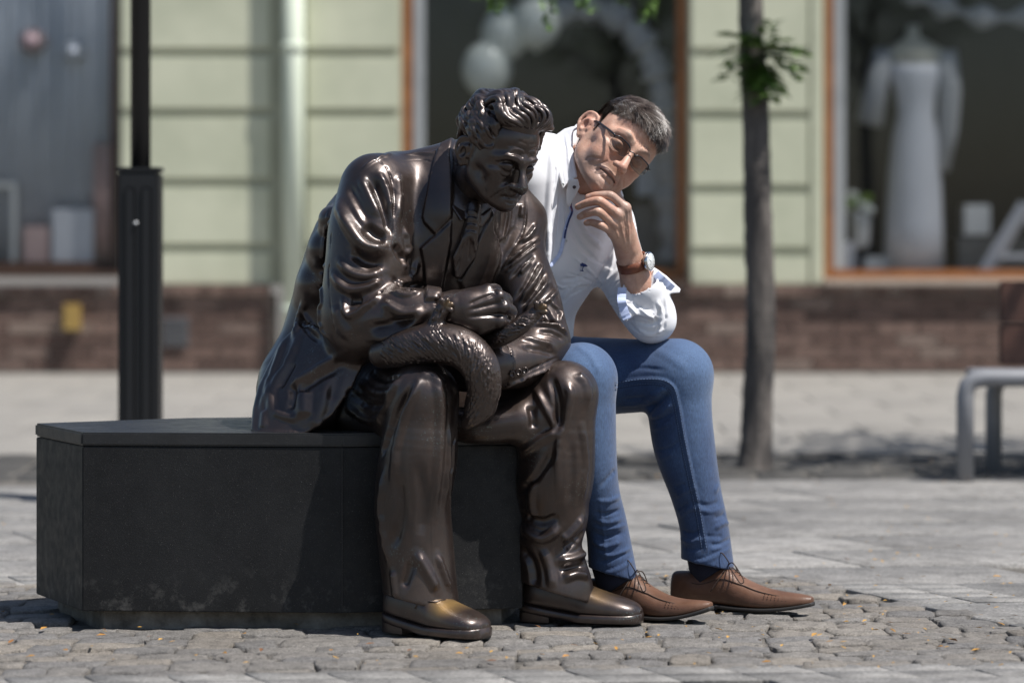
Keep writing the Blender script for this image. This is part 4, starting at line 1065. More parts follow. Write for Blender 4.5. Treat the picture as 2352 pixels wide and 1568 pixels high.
# hair: wavy locks swept back
hv = Vol((-.24,-.16,.86), (.16,.26,1.24), .0019)
L = LV(hv, HS); r7 = np.random.default_rng(11)
EC, ER = np.array([0,-.020,.050]), np.array([.078,.099,.080])
L.ell(EC+[0,-.006,.008], ER*[1.02,1.0,1.02], .01)
L.ell((0,.026,.098), (.060,.056,.040), .02)
L.ell((0,.115,-.028), (.10,.082,.105), .012, True)                     # keep the face and ears clear of the cap
for s in (-1, 1): L.ell((s*.085,.012,-.045), (.035,.060,.058), .01, True)
L.ell((0,-.03,-.085), (.2,.2,.05), .01, True)
LK = []
def on(x, y, z):
    q = np.array([x, y, z])-EC; return q/np.linalg.norm(q/ER)
def lock(p0, dirf, length, r0, amp, lift, ph, steps=10):
    q = np.array(p0, float); out = []; rad = []
    for i in range(steps):
        u = i/(steps-1); q = q/np.linalg.norm(q/ER); n = q/ER**2; n /= np.linalg.norm(n)
        out.append(EC+q+n*(lift*math.sin(math.pi*min(1, u*1.1+.15))+.004+.004*math.sin(ph*1.3+u*9))); rad.append(r0*(.45+.65*math.sin(math.pi*(.12+.85*u))))
        d = np.array(dirf, float); d = d-n*(d@n); d /= np.linalg.norm(d)+1e-9; sd = np.cross(n, d)
        a = amp*math.sin(ph+u*7.0); d = d*math.cos(a)+sd*math.sin(a); q = q+d*length/(steps-1)
    L.tube(out, rad, .0018, n=3); LK.append(np.array(out))
for x in np.linspace(-.062, .062, 20):                     # forelock: rises from the hairline and sweeps back
    for j in range(3):
        xx = x+r7.uniform(-.002,.002); lock(on(xx, .070-.022*j, .090+.015*j), (x*2.5, -1, .1), r7.uniform(.08,.11), r7.uniform(.0042,.0068), .6, .030-.006*j+r7.uniform(-.004,.004), 48*x+j*1.1+r7.uniform(-.25,.25))
for x in np.linspace(-.074, .074, 22):                     # crown
    for k, y in enumerate((.0, -.03, -.06)):
        lock(on(x+r7.uniform(-.002,.002), y, .125), (x*5, -1, -.25), r7.uniform(.08,.11), r7.uniform(.0040,.0060), .5, r7.uniform(.006,.011), 42*x+k+r7.uniform(-.25,.25))
for s in (-1, 1):                                          # sides swept back over the ear in waves
    for z in np.linspace(.024, .108, 16):
        for k, y in enumerate((.060, .030, .0, -.035)):
            lock(on(s*.075, y+r7.uniform(-.004,.004), z-.1*(y-.02)), (s*.1, -1, .10), r7.uniform(.06,.085), r7.uniform(.0038,.0060), .8, r7.uniform(.006,.012), 60*z+k*.9+r7.uniform(-.25,.25))
for x in np.linspace(-.06, .06, 14):                       # nape
    for z in (.05, .015, -.015): lock(on(x, -.1, z), (x*2, -.2, -1), r7.uniform(.045,.06), r7.uniform(.005,.007), .5, r7.uniform(.003,.006), 60*x+z*30)
L.ell((0,.118,-.036), (.095,.077,.100), .006, True)
for s in (-1, 1): L.ell((s*.088,.000,-.040), (.024,.040,.046), .006, True)
hh = hv.mesh(1); del hv
hh.N = hh.normals(); hh.D = np.zeros(len(hh.V)); hh.front = np.ones(len(hh.V), bool)
for o_ in LK[::2]:
    sdv = np.cross(np.gradient(o_, axis=0), o_-EC); sdv /= np.linalg.norm(sdv, axis=1)[:,None]; hh.stroke3(HS.p(o_+sdv*.0012), .0032, -.0016, True)
hh.apply()
hair = hh.build('hair', BRZ, ST)

# tie and shirt collar
tvv = Vol((-.2,-.06,.66), (.03,.32,.98), .0024)
def srf(px, py, dy=0.0):
    y = jk.depth(px, py); return P(px, py, (y if y is not None else .1)+dy)
jk.begin()
tvv.tube([srf(1088,478,.0),srf(1086,505,-.006),srf(1079,540,-.008)], [.017,.016,.018], .006)
tvv.slab([(1062,545),(1088,537),(1098,560),(1092,592),(1078,610),(1058,640),(1045,640),(1040,590)], [(1079,540,jk.depth(1079,540)-.010),(1045,640,jk.depth(1045,635)-.012),(1095,590,jk.depth(1095,590)-.008)], .012, .01)
tvv.slab([(1034,418),(1044,424),(1062,478),(1080,490),(1060,510),(1037,476)], [(1038,430,.075),(1062,478,.055),(1060,508,jk.depth(1056,505)-.010)], .006, .006)
tvv.slab([(1132,474),(1104,495),(1094,510),(1106,524),(1126,500)], [(1130,478,.085),(1095,510,jk.depth(1095,512)-.008),(1108,522,jk.depth(1108,524)-.006)], .006, .006)
tie = tvv.mesh(2); del tvv
tie.begin(4)
for i in range(7): tie.stroke([(1070,488+8*i),(1082,484+8*i+3*(i%2)),(1096,490+8*i)], 3.2, -2.2 if i % 2 else 2.0)
for i, (a, b) in enumerate([((1070,548),(1055,600)),((1080,545),(1078,600)),((1088,548),(1092,580)),((1064,560),(1048,620))]): tie.stroke([a, b], 4, -3 if i % 2 else 3)
tie.apply(); tie.build('tie', BRZ, ST)

# hands
def hand_fist():
    v = Vol(P(960,620,-.10)-[0,.12,.22], P(1230,620,-.10)+[.05,.16,.08], .0022)
    v.tube(pts((985,716,-.06),(1030,714,-.085)), [.038,.036], .01)
    v.tube(pts((1030,714,-.085),(1070,704,-.10),(1112,692,-.10)), [.033,.037,.030], .02)
    v.tube(pts((1040,730,-.085),(1085,736,-.10),(1118,736,-.098)), [.028,.034,.028], .02)
    v.tube(pts((1050,705,-.06),(1118,708,-.055)), [.036,.038], .02)
    kn = [(1120,668,-.098),(1146,682,-.108),(1156,706,-.112),(1148,738,-.110)]
    nx = [(1140,668,-.070),(1164,690,-.078),(1174,715,-.082),(1164,746,-.080)]
    tp = [(1142,694,-.045),(1160,708,-.050),(1170,728,-.055),(1158,752,-.06)]
    for a, b, c in zip(kn, nx, tp):
        v.tube(pts((a[0]-62, a[1]+.25*(712-a[1])+4, a[2]+.004), a), [.011,.0145], .010); v.tube(pts(a, b, c), [.0160,.0135,.0115], .003)
    v.tube(pts((1050,742,-.09),(1046,728,-.115),(1042,700,-.12),(1044,692,-.118)), [.017,.014,.012,.009], .008)
    return v
fv = hand_fist(); fist = fv.mesh(2); del fv
fist.begin(4)
for a, b in [((1075,700),(1140,672)),((1078,712),(1158,694)),((1076,728),(1158,722))]: fist.stroke([a, ((a[0]+b[0])/2, (a[1]+b[1])/2-1), b], 7, -3.5)
for a, b in [((1132,664),(1142,676)),((1152,684),(1160,696)),((1158,712),(1164,724))]: fist.stroke([a, b], 3.5, -4, True)
fist.apply(); fist.build('fist', BRZ, ST)

# ------------------------------------------------------------------ shoes (lofted), used for both figures
def shoe(name, heel, toe, z0, stations, mat_up, parent, sole_t=.016, heel_h=.0, sole_mat=None, spring=0.0, welt=.004, wear=None, n=28):
    heel = np.array(heel, float); toe = np.array(toe, float); ax = toe-heel; Ln = np.linalg.norm(ax[:2]); u = np.array([ax[0], ax[1], 0])/Ln; w = np.array([-u[1], u[0], 0])
    S = crom(np.array(stations, float), 6)
    def ground(t): return z0+spring*max(0, (t-.62)/.38)**2+heel_h*max(0, 1-t/.5)**1.2
    rings = []
    for t, hw, zt, off in S:
        c = heel+u*Ln*t+w*off; zb = ground(t)+sole_t*.7; ztop = ground(t)*.8+max(zt, sole_t+.006); zc = zb+(ztop-zb)*.30; r = []
        for k in range(n):
            a = 2*math.pi*k/n; ca, sa = math.cos(a), math.sin(a)
            x = hw*np.sign(ca)*abs(ca)**(.82 if sa > 0 else .6); z = zc+((ztop-zc)*abs(sa)**.9 if sa > 0 else -(zc-zb)*abs(sa)**.5)
            r.append((c[0]+w[0]*x, c[1]+w[1]*x, z))
        rings.append(r)
    mb = MB().rings(rings); up = mb.build(name, mat_up, parent, True, sub=1)
    if wear is not None:
        a = up.data.attributes.new('wear', 'FLOAT', 'POINT'); off = parent_world(parent)
        for i, vv in enumerate(up.data.vertices):
            p = np.array(vv.co)+np.array(off); t = ((p-heel)@u)/Ln; a.data[i].value = wear*max(0, 1-abs(t-.66)/.16)*max(0, min(1, (p[2]-z0-.035)/.02))
    rings = []
    for t, hw, zt, off in S:
        c = heel+u*Ln*t+w*off; g = ground(t); r = []
        for zz, ex in ((g, 0), (g+sole_t, welt)):
            pass
        for k in range(n):
            a = 2*math.pi*k/n; ca, sa = math.cos(a), math.sin(a); x = (hw+welt)*np.sign(ca)*abs(ca)**.35
            r.append((c[0]+w[0]*x, c[1]+w[1]*x, g+sole_t*(.5+.5*np.sign(sa)*abs(sa)**.35)))
        rings.append(r)
    MB().rings(rings).build('sole', sole_mat or mat_up, up, True)
    # heel block
    hb = [s_ for s_ in S if s_[0] <= .27]; pl = []
    for sgn, seq in ((1, hb), (-1, hb[::-1])):
        for t, hw, zt, off in seq:
            c = heel+u*Ln*t+w*(off+sgn*(hw+welt*.6)); pl.append((c[0], c[1]))
    if heel_h > 0: MB().prism(pl, z0-.001, ground(.1)+.004).build('heel', sole_mat or mat_up, up)
    return up, u, w, Ln
ST_SHOE = [(0,.020,.080,0),(.03,.034,.088,0),(.15,.042,.098,0),(.32,.044,.104,0),(.45,.047,.096,0),(.56,.052,.080,0),(.70,.055,.066,0),(.84,.051,.055,0),(.94,.038,.044,0),(.99,.016,.032,0)]
shoe('shoe', (-.262,-.055,0), (-.054,-.205,0), .004, ST_SHOE, BRZ, ST, .022, .020, wear=1.0)
shoe('shoe', (.022,.115,0), (.286,.045,0), .004, ST_SHOE, BRZ, ST, .022, .020, wear=.35)

for he_, to_ in (((-.262,-.055),(-.054,-.205)),((.022,.115),(.286,.045))):
    he_ = np.array([*he_, 0]); to_ = np.array([*to_, 0]); u_ = (to_-he_); Ls = np.linalg.norm(u_); u_ /= Ls; w_ = np.array([-u_[1], u_[0], 0]); S_ = crom(np.array(ST_SHOE), 6); sm = MB()
    def spt(t, f):
        hw = np.interp(t, S_[:,0], S_[:,1]); zt = np.interp(t, S_[:,0], S_[:,2]); zb = .019; zc = zb+(zt-zb)*.3; a = f*math.pi/2
        return he_+u_*Ls*t+w_*(-hw*math.cos(a)**.82*1.01)+np.array([0,0,zc+(zt-zc)*math.sin(a)**.9+.004])
    sm.tube([spt(t, f) for t, f in ((.40,.12),(.44,.45),(.50,.72),(.55,.95))], .0022, 6); sm.tube([spt(t, f) for t, f in ((.46,.55),(.52,.50),(.57,.62),(.60,.95))], .0018, 6)
    sm.build('shoe_seam', BRZ, ST, True)

# ------------------------------------------------------------------ the small furry animal in the statue's arms
av = Vol(P(830,760,-.1)-[0,.14,.30], P(1270,680,-.1)+[.03,.16,.05], .0018)
av.tube(pts((880,812,-.06),(935,800,-.10),(1000,788,-.125),(1060,800,-.14),(1100,838,-.15),(1112,888,-.145),(1104,930,-.13)), [.032,.041,.044,.043,.041,.037,.032], .02)
av.tube(pts((1104,930,-.13),(1090,955,-.13),(1074,972,-.125)), [.031,.024,.014], .012)
for a in ((1066,968),(1074,978),(1086,972)): av.tube(pts((1088,955,-.135),(a[0],a[1],-.13)), [.010,.006], .004)
av.tube(pts((1120,786,-.06),(1160,770,-.10),(1200,745,-.11),(1228,722,-.105)), [.021,.020,.019,.016], .01)
av.ell(P(1235,715,-.105), (.015,.013,.013), None, .008)
for i, a in enumerate(((1231,696),(1243,696),(1252,704),(1254,717))): av.tube(pts((1236,714,-.115),(a[0],a[1],-.122)), [.0075,.0058], .0012)
av.tube(pts((985,760,-.075),(1000,740,-.125),(1014,715,-.135)), [.020,.017,.015], .01)
av.ell(P(1018,706,-.137), (.014,.012,.013), None, .008)
for i, a in enumerate(((1014,689),(1027,689),(1037,699),(1036,712))): av.tube(pts((1022,704,-.142),(a[0],a[1],-.148)), [.0075,.0058], .0012)
an = av.mesh(2); del av
an.begin(4)
rg = np.random.default_rng(5)
body = crom([(865,812),(935,798),(1000,790),(1062,800),(1100,838),(1112,888),(1104,935),(1086,968)], 24)
for i in range(680):
    j = rg.integers(2, len(body)-3); c = body[j]; tg = body[j+2]-body[j-2]; tg = tg/np.linalg.norm(tg); nn = np.array([-tg[1], tg[0]])
    o = rg.uniform(-38, 38); a = c+nn*o; ln = rg.uniform(16, 34); dr = tg*.55+nn*(.75 if o < 25 else .3)*(1 if j < len(body)*.6 else .2)
    an.stroke([a, a+dr*ln*.5+tg*rg.uniform(-3,3), a+dr*ln], rg.uniform(2.2, 3.6), rg.choice([-1, 1])*rg.uniform(1.5, 3.0), True, n=3)
for i in range(110):
    t = rg.uniform(0, 1); a = np.array([1122+100*t, 786-66*t+6*math.sin(t*3)])+rg.uniform(-15, 15, 2); an.stroke([a, a+[9,-2], a+[17,2+rg.uniform(-8,2)]], 2.8, rg.choice([-1,1])*2.6, True, n=3)
for i in range(40):
    t = rg.uniform(0, 1); a = np.array([985+25*t, 765-50*t])+rg.uniform(-14, 14, 2); an.stroke([a, a+[5,-10], a+[8,-18]], 2.6, rg.choice([-1,1])*2.2, True, n=3)
an.apply(); pt = PXY(an.V)
an.col['wear'] = .28*np.clip(np.maximum(1-np.hypot(pt[:,0]-1030, pt[:,1]-698)/14, 1-np.hypot(pt[:,0]-1248, pt[:,1]-707)/14)*2, 0, 1)
an.build('furry_animal', BRZ, ST)
# shirt cuff and wrist inside the left sleeve
cv = Vol(P(1080,780,-.05)-[0,.10,.16], P(1190,780,-.05)+[.02,.14,.03], .0025)
cv.tube(pts((1175,836,.0),(1135,839,-.045)), [.049,.048], .0); cv.tube(pts((1150,838,-.03),(1090,842,-.07)), [.038,.040], .005)
cv.mesh(2).build('shirt_cuff', BRZ, ST)
for q in ((1177,859),(1192,854),(1206,850)):
    y = jk.depth(*q); c = P(q[0], q[1], y-.003); b = MB(); n_ = 12
    b.rings([[(c[0]+r*math.cos(2*math.pi*k/n_)*.85, c[1]-dy, c[2]+r*math.sin(2*math.pi*k/n_)) for k in range(n_)] for r, dy in ((.0075,0),(.0075,.004),(.0055,.005),(.005,.003))]); b.build('cuff_button', BRZ, ST, True)

# ------------------------------------------------------------------ the seated man
MAN = empty('person', tuple(P(1215, 940, .40)), 'man in white shirt and blue jeans sitting with chin on hand, wearing glasses', 'person')
MHR = np.array([[-0.67089706, 0.30665072, 0.67517588],[-0.34403057,-0.93528833, 0.08293801],[ 0.65691712,-0.17663828, 0.73297942]])
MH = Pose(MHR, (.2348, .255, 1.0459), .966)
bv = Vol((.02,.06,.56), (.40,.50,1.24), .0021)
L = LV(bv, MH)
bv.tube([P(1300,500,.34), P(1318,420,.31), MH.p((0,-.035,-.075)), MH.p((0,-.02,-.04))], [.075,.062,.058,.055], .02)
head_base(L, .15, 1.10, .004, .95, .0034)
head_ear(L, 1, 1.25); head_ear(L, -1, 1.1)
for s in (-1, 1):
    L.ell((s*.043,.058,-.046), (.018,.018,.02), .015)
    L.tube([(s*.012,.093,.024),(s*.030,.090,.030),(s*.050,.072,.022)], [.004,.005,.003], .008)
# chest, shoulder, arm under the shirt
bv.tube(pts((1290,540,.34),(1300,480,.33)), [.09,.08], .03)
bv.tube(pts((1330,470,.34),(1400,520,.38),(1430,620,.36),(1490,722,.30)), [.05,.05,.045,.040], .03)
# forearm and hand
bv.tube(pts((1490,722,.30),(1474,680,.278),(1460,640,.258),(1449,600,.240),(1443,580,.232)), [.040,.0405,.036,.029,.0265], .02)
bv.tube(pts((1443,582,.230),(1438,560,.215),(1430,525,.192)), [.0265,.030,.030], .015, flat=((.5,-.85,0),.72))
mc = [(1437,478,.150),(1423,494,.146),(1412,515,.150),(1408,535,.158)]
wr = [(1448,570,.215),(1442,570,.207),(1436,570,.207),(1431,570,.212)]
fg = [[(1402,450,.142),(1371,449,.148),(1351,453,.156)],[(1376,462,.128),(1349,466,.136),(1327,475,.150)],[(1373,486,.128),(1349,490,.138),(1332,498,.152)],[(1380,518,.136),(1359,511,.146),(1347,512,.156)]]
for i in range(4):
    bv.tube(pts(wr[i], ((wr[i][0]+mc[i][0])/2+1, (wr[i][1]+mc[i][1])/2, (wr[i][2]+mc[i][2])/2-.004), mc[i]), [.013,.0125,.0125], .012)
    a = fg[i]; r = [.0112,.0100,.0086,.0074] if i < 3 else [.0098,.0090,.0078,.0068]
    bv.tube(pts(mc[i], ((mc[i][0]+a[0][0])/2, (mc[i][1]+a[0][1])/2-1, (mc[i][2]+a[0][2])/2-.001), a[0], a[1], a[2]), [r[0],r[0]*.90,r[1]*1.02,r[2]*1.04,r[3]*1.04], .003)
for i in range(4):
    bv.ell(P(fg[i][0][0], fg[i][0][1]-1, fg[i][0][2]-.003), (.0098,.0092,.0088) if i < 3 else (.0088,.008,.008), None, .004); bv.ell(P(mc[i][0]-1, mc[i][1]-1, mc[i][2]-.004), .0115, None, .006)
bv.tube(pts((1446,560,.225),(1442,525,.225),(1436,495,.225),(1428,470,.225),(1418,450,.222)), [.016,.016,.0125,.0115,.009], .010)
bd = bv.mesh(2); del bv
st = []
for s in (-1, 1):
    st += [([(s*.006,.099,.022),(s*.009,.097,.036)], .004, -.0022), ([(s*.012,.097,.028),(s*.03,.092,.038),(s*.05,.073,.034)], .005, -.0014), ([(s*.008,.094,.050),(s*.04,.082,.052)], .005, -.0012),
           ([(s*.0185,.098,-.040),(s*.027,.088,-.053),(s*.034,.077,-.066),(s*.036,.070,-.078)], .0055, -.0021), ([(s*.05,.068,.000),(s*.064,.05,.006)], .004, -.0016), ([(s*.05,.068,-.005),(s*.064,.05,-.010)], .004, -.0016),
           ([(s*.05,.066,-.010),(s*.062,.05,-.022)], .004, -.0014), ([(s*.018,.085,-.016),(s*.032,.080,-.025),(s*.045,.071,-.020)], .005, -.0022), ([(s*.034,.072,-.05),(s*.045,.06,-.062),(s*.048,.048,-.082)], .006, -.002),
           ([(s*.026,.083,-.072),(s*.031,.078,-.084)], .005, -.0022)]
st += [([(-.018,.088,-.084),(0,.090,-.086),(.018,.088,-.084)], .007, -.0040), ([(0,.096,-.052),(0,.094,-.060)], .004, -.0016), ([(-.012,.085,-.1),(.0,.088,-.102),(.012,.085,-.1)], .008, .0020)]
hstrokes(bd, MH, st)
bd.begin(4)
work(bd, [([(1404,440),(1398,452)],3,-1.2,True), ([(1378,456),(1372,468)],3,-1.2,True), ([(1375,480),(1369,492)],3,-1.2,True), ([(1440,480),(1444,520),(1446,560)],5,1.6), ([(1424,500),(1432,540),(1438,565)],4,1.5), ([(1412,520),(1422,550)],4,1.3),
          ([(1432,488),(1438,530),(1442,560)],4,-1.4), ([(1418,510),(1428,548)],4,-1.2), ([(1436,520),(1441,534),(1437,552)],2.4,1.3), ([(1452,600),(1464,650),(1476,690)],7,1.6), ([(1440,600),(1450,650)],7,-1.4)])
bd.apply()
loc = MH.inv(bd.V); hd_ = (loc[:,2] > -.14) & (np.abs(loc[:,0]) < .1) & (loc[:,1] > -.14)
x, y, z = np.abs(loc[:,0]), loc[:,1], loc[:,2]
nz = vnoise(loc*60, 4)
hairline = .072-.9*np.clip(x-.040, 0, .03)**1.0*.75
scal = hd_ & ((z > np.where(y > .02, hairline+nz*.003, np.where(y > -.045, .028+nz*.003+np.clip(y, 0, .02)*.6, -.025+.4*np.clip(y+.09, -.05, .05)))) | ((y > .000) & (y < .020) & (x > .06) & (z > -.006))) & (np.hypot(y+.016, (z+.002)*.8) > .030) | (hd_ & (z > .082))
seg = lambda a, b, w: np.clip(1-np.linalg.norm(loc*[1,1,1]-a-np.clip(((loc-a)@(np.subtract(b, a)))/(np.subtract(b, a)@np.subtract(b, a)), 0, 1)[:,None]*np.subtract(b, a), axis=1)/w, 0, 1)
brow = np.zeros(len(loc)); 
for s in (-1, 1):
    brow = np.maximum(brow, np.clip(1.6*np.maximum(seg((s*.014,.098,.022), (s*.032,.094,.030), .0075), seg((s*.032,.094,.030), (s*.052,.074,.024), .006)), 0, 1)*(.55+.3*nz))
red = np.zeros(len(loc))
red = np.maximum(red, .75*np.clip(1.6*np.maximum(seg((-.025,.079,-.068),(0,.093,-.068),.007), seg((.025,.079,-.068),(0,.093,-.068),.007)), 0, 1)); red = np.maximum(red, .35*seg((0,.118,-.03),(0,.122,-.042),.02)); red = np.maximum(red, .28*seg((-.045,.07,-.035),(-.03,.085,-.035),.025)); red = np.maximum(red, .28*seg((.045,.07,-.035),(.03,.085,-.035),.025)); red = np.maximum(red, .4*np.clip(1-np.hypot(np.hypot(x-.088, y+.02), z-.0)/.035, 0, 1))
stub = np.where(hd_, .45*np.clip((-.045-z)/.02, 0, 1)*np.clip((y-.02)/.03, 0, 1)*np.clip((z+.125)/.01, 0, 1), 0)
for s in (-1, 1): stub = np.maximum(stub, .35*seg((s*.01,.1,-.056),(s*.025,.09,-.062),.01))
slit = np.zeros(len(loc)); sl_ = MH.inv(snap(bd, MH, [(-.028,.074,-.070),(-.013,.088,-.070),(0,.092,-.0705),(.013,.088,-.070),(.028,.074,-.070)]))
for i in range(len(sl_)-1): slit = np.maximum(slit, np.clip(1.5*seg(sl_[i], sl_[i+1]+1e-6, .0040), 0, .75)); red = np.maximum(red, .6*seg(sl_[i], sl_[i+1]+1e-6, .011))
px_ = PXY(bd.V)
nail = np.zeros(len(loc))
for a, b in ((1353,451),(1330,473),(1335,496),(1349,511)): nail = np.maximum(nail, np.clip(2.2-np.hypot((px_[:,0]-a)/5.5, (px_[:,1]-b)/4.2)*2, 0, .8)*bd.vis)
bd.col = {'nail': nail, 'brow': np.where(scal, .62, np.maximum(brow, slit)*hd_), 'red': red*hd_, 'stubble': stub}
body = bd.build('body', M['skin'], MAN)

# hair strands
rg = np.random.default_rng(3); N = bd.normals(); ix = np.nonzero(scal)[0]; pick = rg.choice(ix, 30000)
p0 = MH.inv(bd.V[pick]); n0 = N[pick]@MHR; fx = p0[:,0]; top = np.clip((p0[:,2]-.055)/.04, 0, 1)
flow = np.stack([-.55*top-.10*np.sign(fx)*(1-top), np.where(top > .3, .75, -.6), -.15-.9*(1-top)], 1)+vnoise(p0*38, 8)[:,None]*[.55,.3,.2]+rg.normal(0, .18, (len(p0), 3))
flow -= n0*(flow*n0).sum(1)[:,None]; flow /= np.linalg.norm(flow, axis=1)[:,None]
ln = (.011+.020*top+.014*top*np.clip(p0[:,1]/.06, 0, 1))*rg.uniform(.6, 1.15, len(p0)); lift = .36+.22*vnoise(p0*[140,100,140], 12)+.42*top*np.clip(.3+p0[:,1]*9, 0, 1)
VV, FF, TT = [], [], []
clump = vnoise(p0*[150,110,150], 12)
tone = np.clip(.38+.22*vnoise(p0*30, 2)+.38*clump+rg.normal(0, .14, len(p0))+.42*(1-top), 0, 1)  # sides greyer, and lightened further in place of sunlight on them
side = np.cross(flow, n0)
for k in range(4):
    u = k/3; c = p0+flow*(ln*u)[:,None]+n0*(ln*(lift*u-.42*u*u)+.0008)[:,None]; w = .00060*(1-.8*u)
    VV += [MH.p(c+side*w), MH.p(c-side*w+n0*w)]
n_ = len(p0); VV = np.concatenate(VV)
for k in range(3): FF.append(np.stack([np.arange(n_)+(2*k)*n_, np.arange(n_)+(2*k+1)*n_, np.arange(n_)+(2*k+3)*n_, np.arange(n_)+(2*k+2)*n_], 1))
mesh_np('hair', VV, np.vstack(FF), M['hair'], MAN, True, {'tone': np.tile(tone, 8)})

# eyes
for s in (-1, 1):
    c = np.array([s*.032,.0737,-.001]); g = MB(); cam_l = MH.inv(np.array([[0,-CAMD,CAMH]]))[0]; d = cam_l-MH.inv(MH.p(c)[None])[0]; d /= np.linalg.norm(d)
    n_ = 14; up_ = np.array([0,0,1.]); a_ = np.cross(up_, d); a_ /= np.linalg.norm(a_); b_ = np.cross(d, a_)
    def cap(r, a0, a1, m): return [[MH.p(c+r*(math.cos(t)*d+math.sin(t)*(math.cos(2*math.pi*k/n_)*a_+math.sin(2*math.pi*k/n_)*b_))) for k in range(n_)] for t in np.linspace(a0, a1, m)]
    e = MB().rings(cap(.01245, .02, 1.5, 6)).build('eye', M['eye_white'], MAN, True)
    MB().rings(cap(.01265, .01, .36, 3)).build('iris', M['iris'], e, True)

# glasses
GL = empty('glasses', tuple(MH.p((0,.1,0))), 'dark rimmed glasses worn by the man in white shirt', 'glasses')
def gtube(name, pp, r, mat_, par=None, n=6): return MB().tube([MH.p(q) for q in crom(pp, 5)], r*MH.s, n).build(name, mat_, par or GL, True)
for s in (-1, 1):
    cx, cz, hw, hh_ = s*.0335, -.0055, .0255, .0165
    out = []
    for k in range(28):
        a = 2*math.pi*k/28; ca, sa = math.cos(a), math.sin(a); xx = hw*np.sign(ca)*abs(ca)**.62; zz = hh_*np.sign(sa)*abs(sa)**.72
        out.append((cx+xx, .1055-abs(cx+xx)*.10-max(0, abs(cx+xx)-.05)*.35, cz+zz))
    g = MB(); g.face([MH.p(q) for q in out]); g.build('lens', M['lens'], GL)
    topr = [q for q in out if q[2] > cz+.004]; topr.sort(key=lambda q: q[0])
    MB().tube([MH.p(q) for q in topr], .0016, 6).build('rim', M['frame_dark'], GL, True)
    low = [out[(i+15) % 28] for i in range(15)] if False else sorted([q for q in out if q[2] <= cz+.006], key=lambda q: math.atan2(q[0]-cx, -(q[2]-cz)))
    MB().tube([MH.p(q) for q in low], .0004, 5).build('rim', M['frame_dark'], GL, True)
    gtube('temple', [(s*.0585,.0945,.004),(s*.068,.078,.006),(s*.074,.045,.008),(s*.0785,.0,.010),(s*.080,-.018,.004)], .0028, M['frame_dark'])
    gtube('hinge', [(s*.0575,.0975,.004),(s*.065,.088,.0055)], .0026, M['frame_dark'])
gtube('bridge', [(-.009,.1085,.001),(0,.1115,.004),(.009,.1085,.001)], .0014, M['frame_dark'])

# ------------------------------------------------------------------ shirt
sv = Vol((-.10,.08,.50), (.46,.62,1.12), .0026)
sv.tube(pts((1190,850,.43),(1205,690,.40),(1270,560,.36),(1310,470,.34)), [.125,.122,.128,.10], .04)
sv.tube(pts((1215,400,.29),(1255,372,.29),(1330,430,.33),(1385,510,.39)), [.065,.066,.062,.062], .03)
sv.tube(pts((1225,420,.27),(1235,520,.28),(1235,600,.26)), [.07,.07,.06], .03)
sv.tube(pts((1392,520,.39),(1425,615,.37),(1470,700,.325),(1497,732,.30)), [.064,.060,.056,.053], .03)
sv.tube(pts((1497,732,.30),(1492,705,.29),(1478,664,.272)), [.050,.052,.053], .02)
sv.tube(pts((1486,700,.284),(1468,640,.255),(1462,615,.245)), [.043,.043,.043], 0, sub=True)
sv.tube([P(1330,428,.285), MH.p((0,-.035,-.075)), MH.p((0,-.035,.02))], [.040,.060,.062], 0, sub=True)
# rolled cuff and its loose flap
sv.slab([(1497,612),(1530,632),(1564,664),(1561,673),(1528,676),(1514,690),(1497,690),(1490,650)], [(1497,620,.262),(1562,668,.285),(1500,690,.235)], .005, .006)
sv.slab([(1432,650),(1462,706),(1500,716),(1505,690),(1495,640),(1502,614),(1508,640),(1520,690),(1502,735),(1460,722),(1437,740),(1421,727),(1424,683)], [(1432,655,.235),(1437,735,.228),(1510,720,.236),(1500,640,.25)], .006, .006)
# collar stand
sh = sv.mesh(); del sv
sh.begin()
work(sh, [([(1270,330),(1264,420),(1258,520),(1262,600)],12,6), ([(1290,440),(1284,520),(1275,590)],10,-6), ([(1300,500),(1330,560),(1370,600)],10,-5), ([(1320,480),(1350,540),(1385,570)],11,5),
  ([(1352,662),(1380,630),(1400,590)],9,-7), ([(1365,668),(1400,640),(1430,610)],9,6), ([(1375,690),(1415,680),(1450,650)],7,-5), ([(1390,700),(1425,695),(1450,690)],7,5), ([(1400,720),(1430,735),(1465,760)],7,-4),
  ([(1290,640),(1320,640),(1350,625)],8,-4), ([(1285,690),(1310,665),(1340,650)],9,4), ([(1470,740),(1495,745),(1520,735)],7,-5), ([(1460,755),(1495,768),(1525,755)],7,4), ([(1510,690),(1520,720),(1510,760)],8,5), ([(1525,690),(1530,730),(1522,765)],6,-4),
  ([(1295,450),(1300,520),(1290,580),(1262,618)],4,-4), ([(1262,520),(1256,600)],7,5), ([(1330,660),(1360,655),(1385,648)],6,-4), ([(1440,560),(1455,540),(1462,520)],8,4),
  ([(1386,652),(1350,618),(1318,590)],5,3.5), ([(1388,660),(1345,640),(1305,628)],4.5,-3.5), ([(1392,655),(1405,610),(1412,560)],5,3.5), ([(1396,668),(1425,640),(1450,640)],5,-4), ([(1302,470),(1330,505),(1352,520)],5,3), ([(1310,500),(1340,530),(1375,540)],5,-3), ([(1268,350),(1276,400),(1270,460)],5,-3.5), ([(1282,450),(1270,520),(1268,580)],4.5,3.5),
  ([(1410,690),(1440,700),(1470,730)],5,4), ([(1420,712),(1450,735),(1480,745)],5,-4), ([(1440,752),(1480,770),(1515,772)],5,3.5), ([(1376,672),(1400,690),(1425,715)],5,4), ([(1498,720),(1512,745),(1505,775)],4.5,-4), ([(1460,700),(1490,725),(1512,728)],5,3.5), ([(1290,700),(1316,676),(1345,660)],5,-3.5), ([(1265,640),(1290,660),(1320,655)],5,3)])
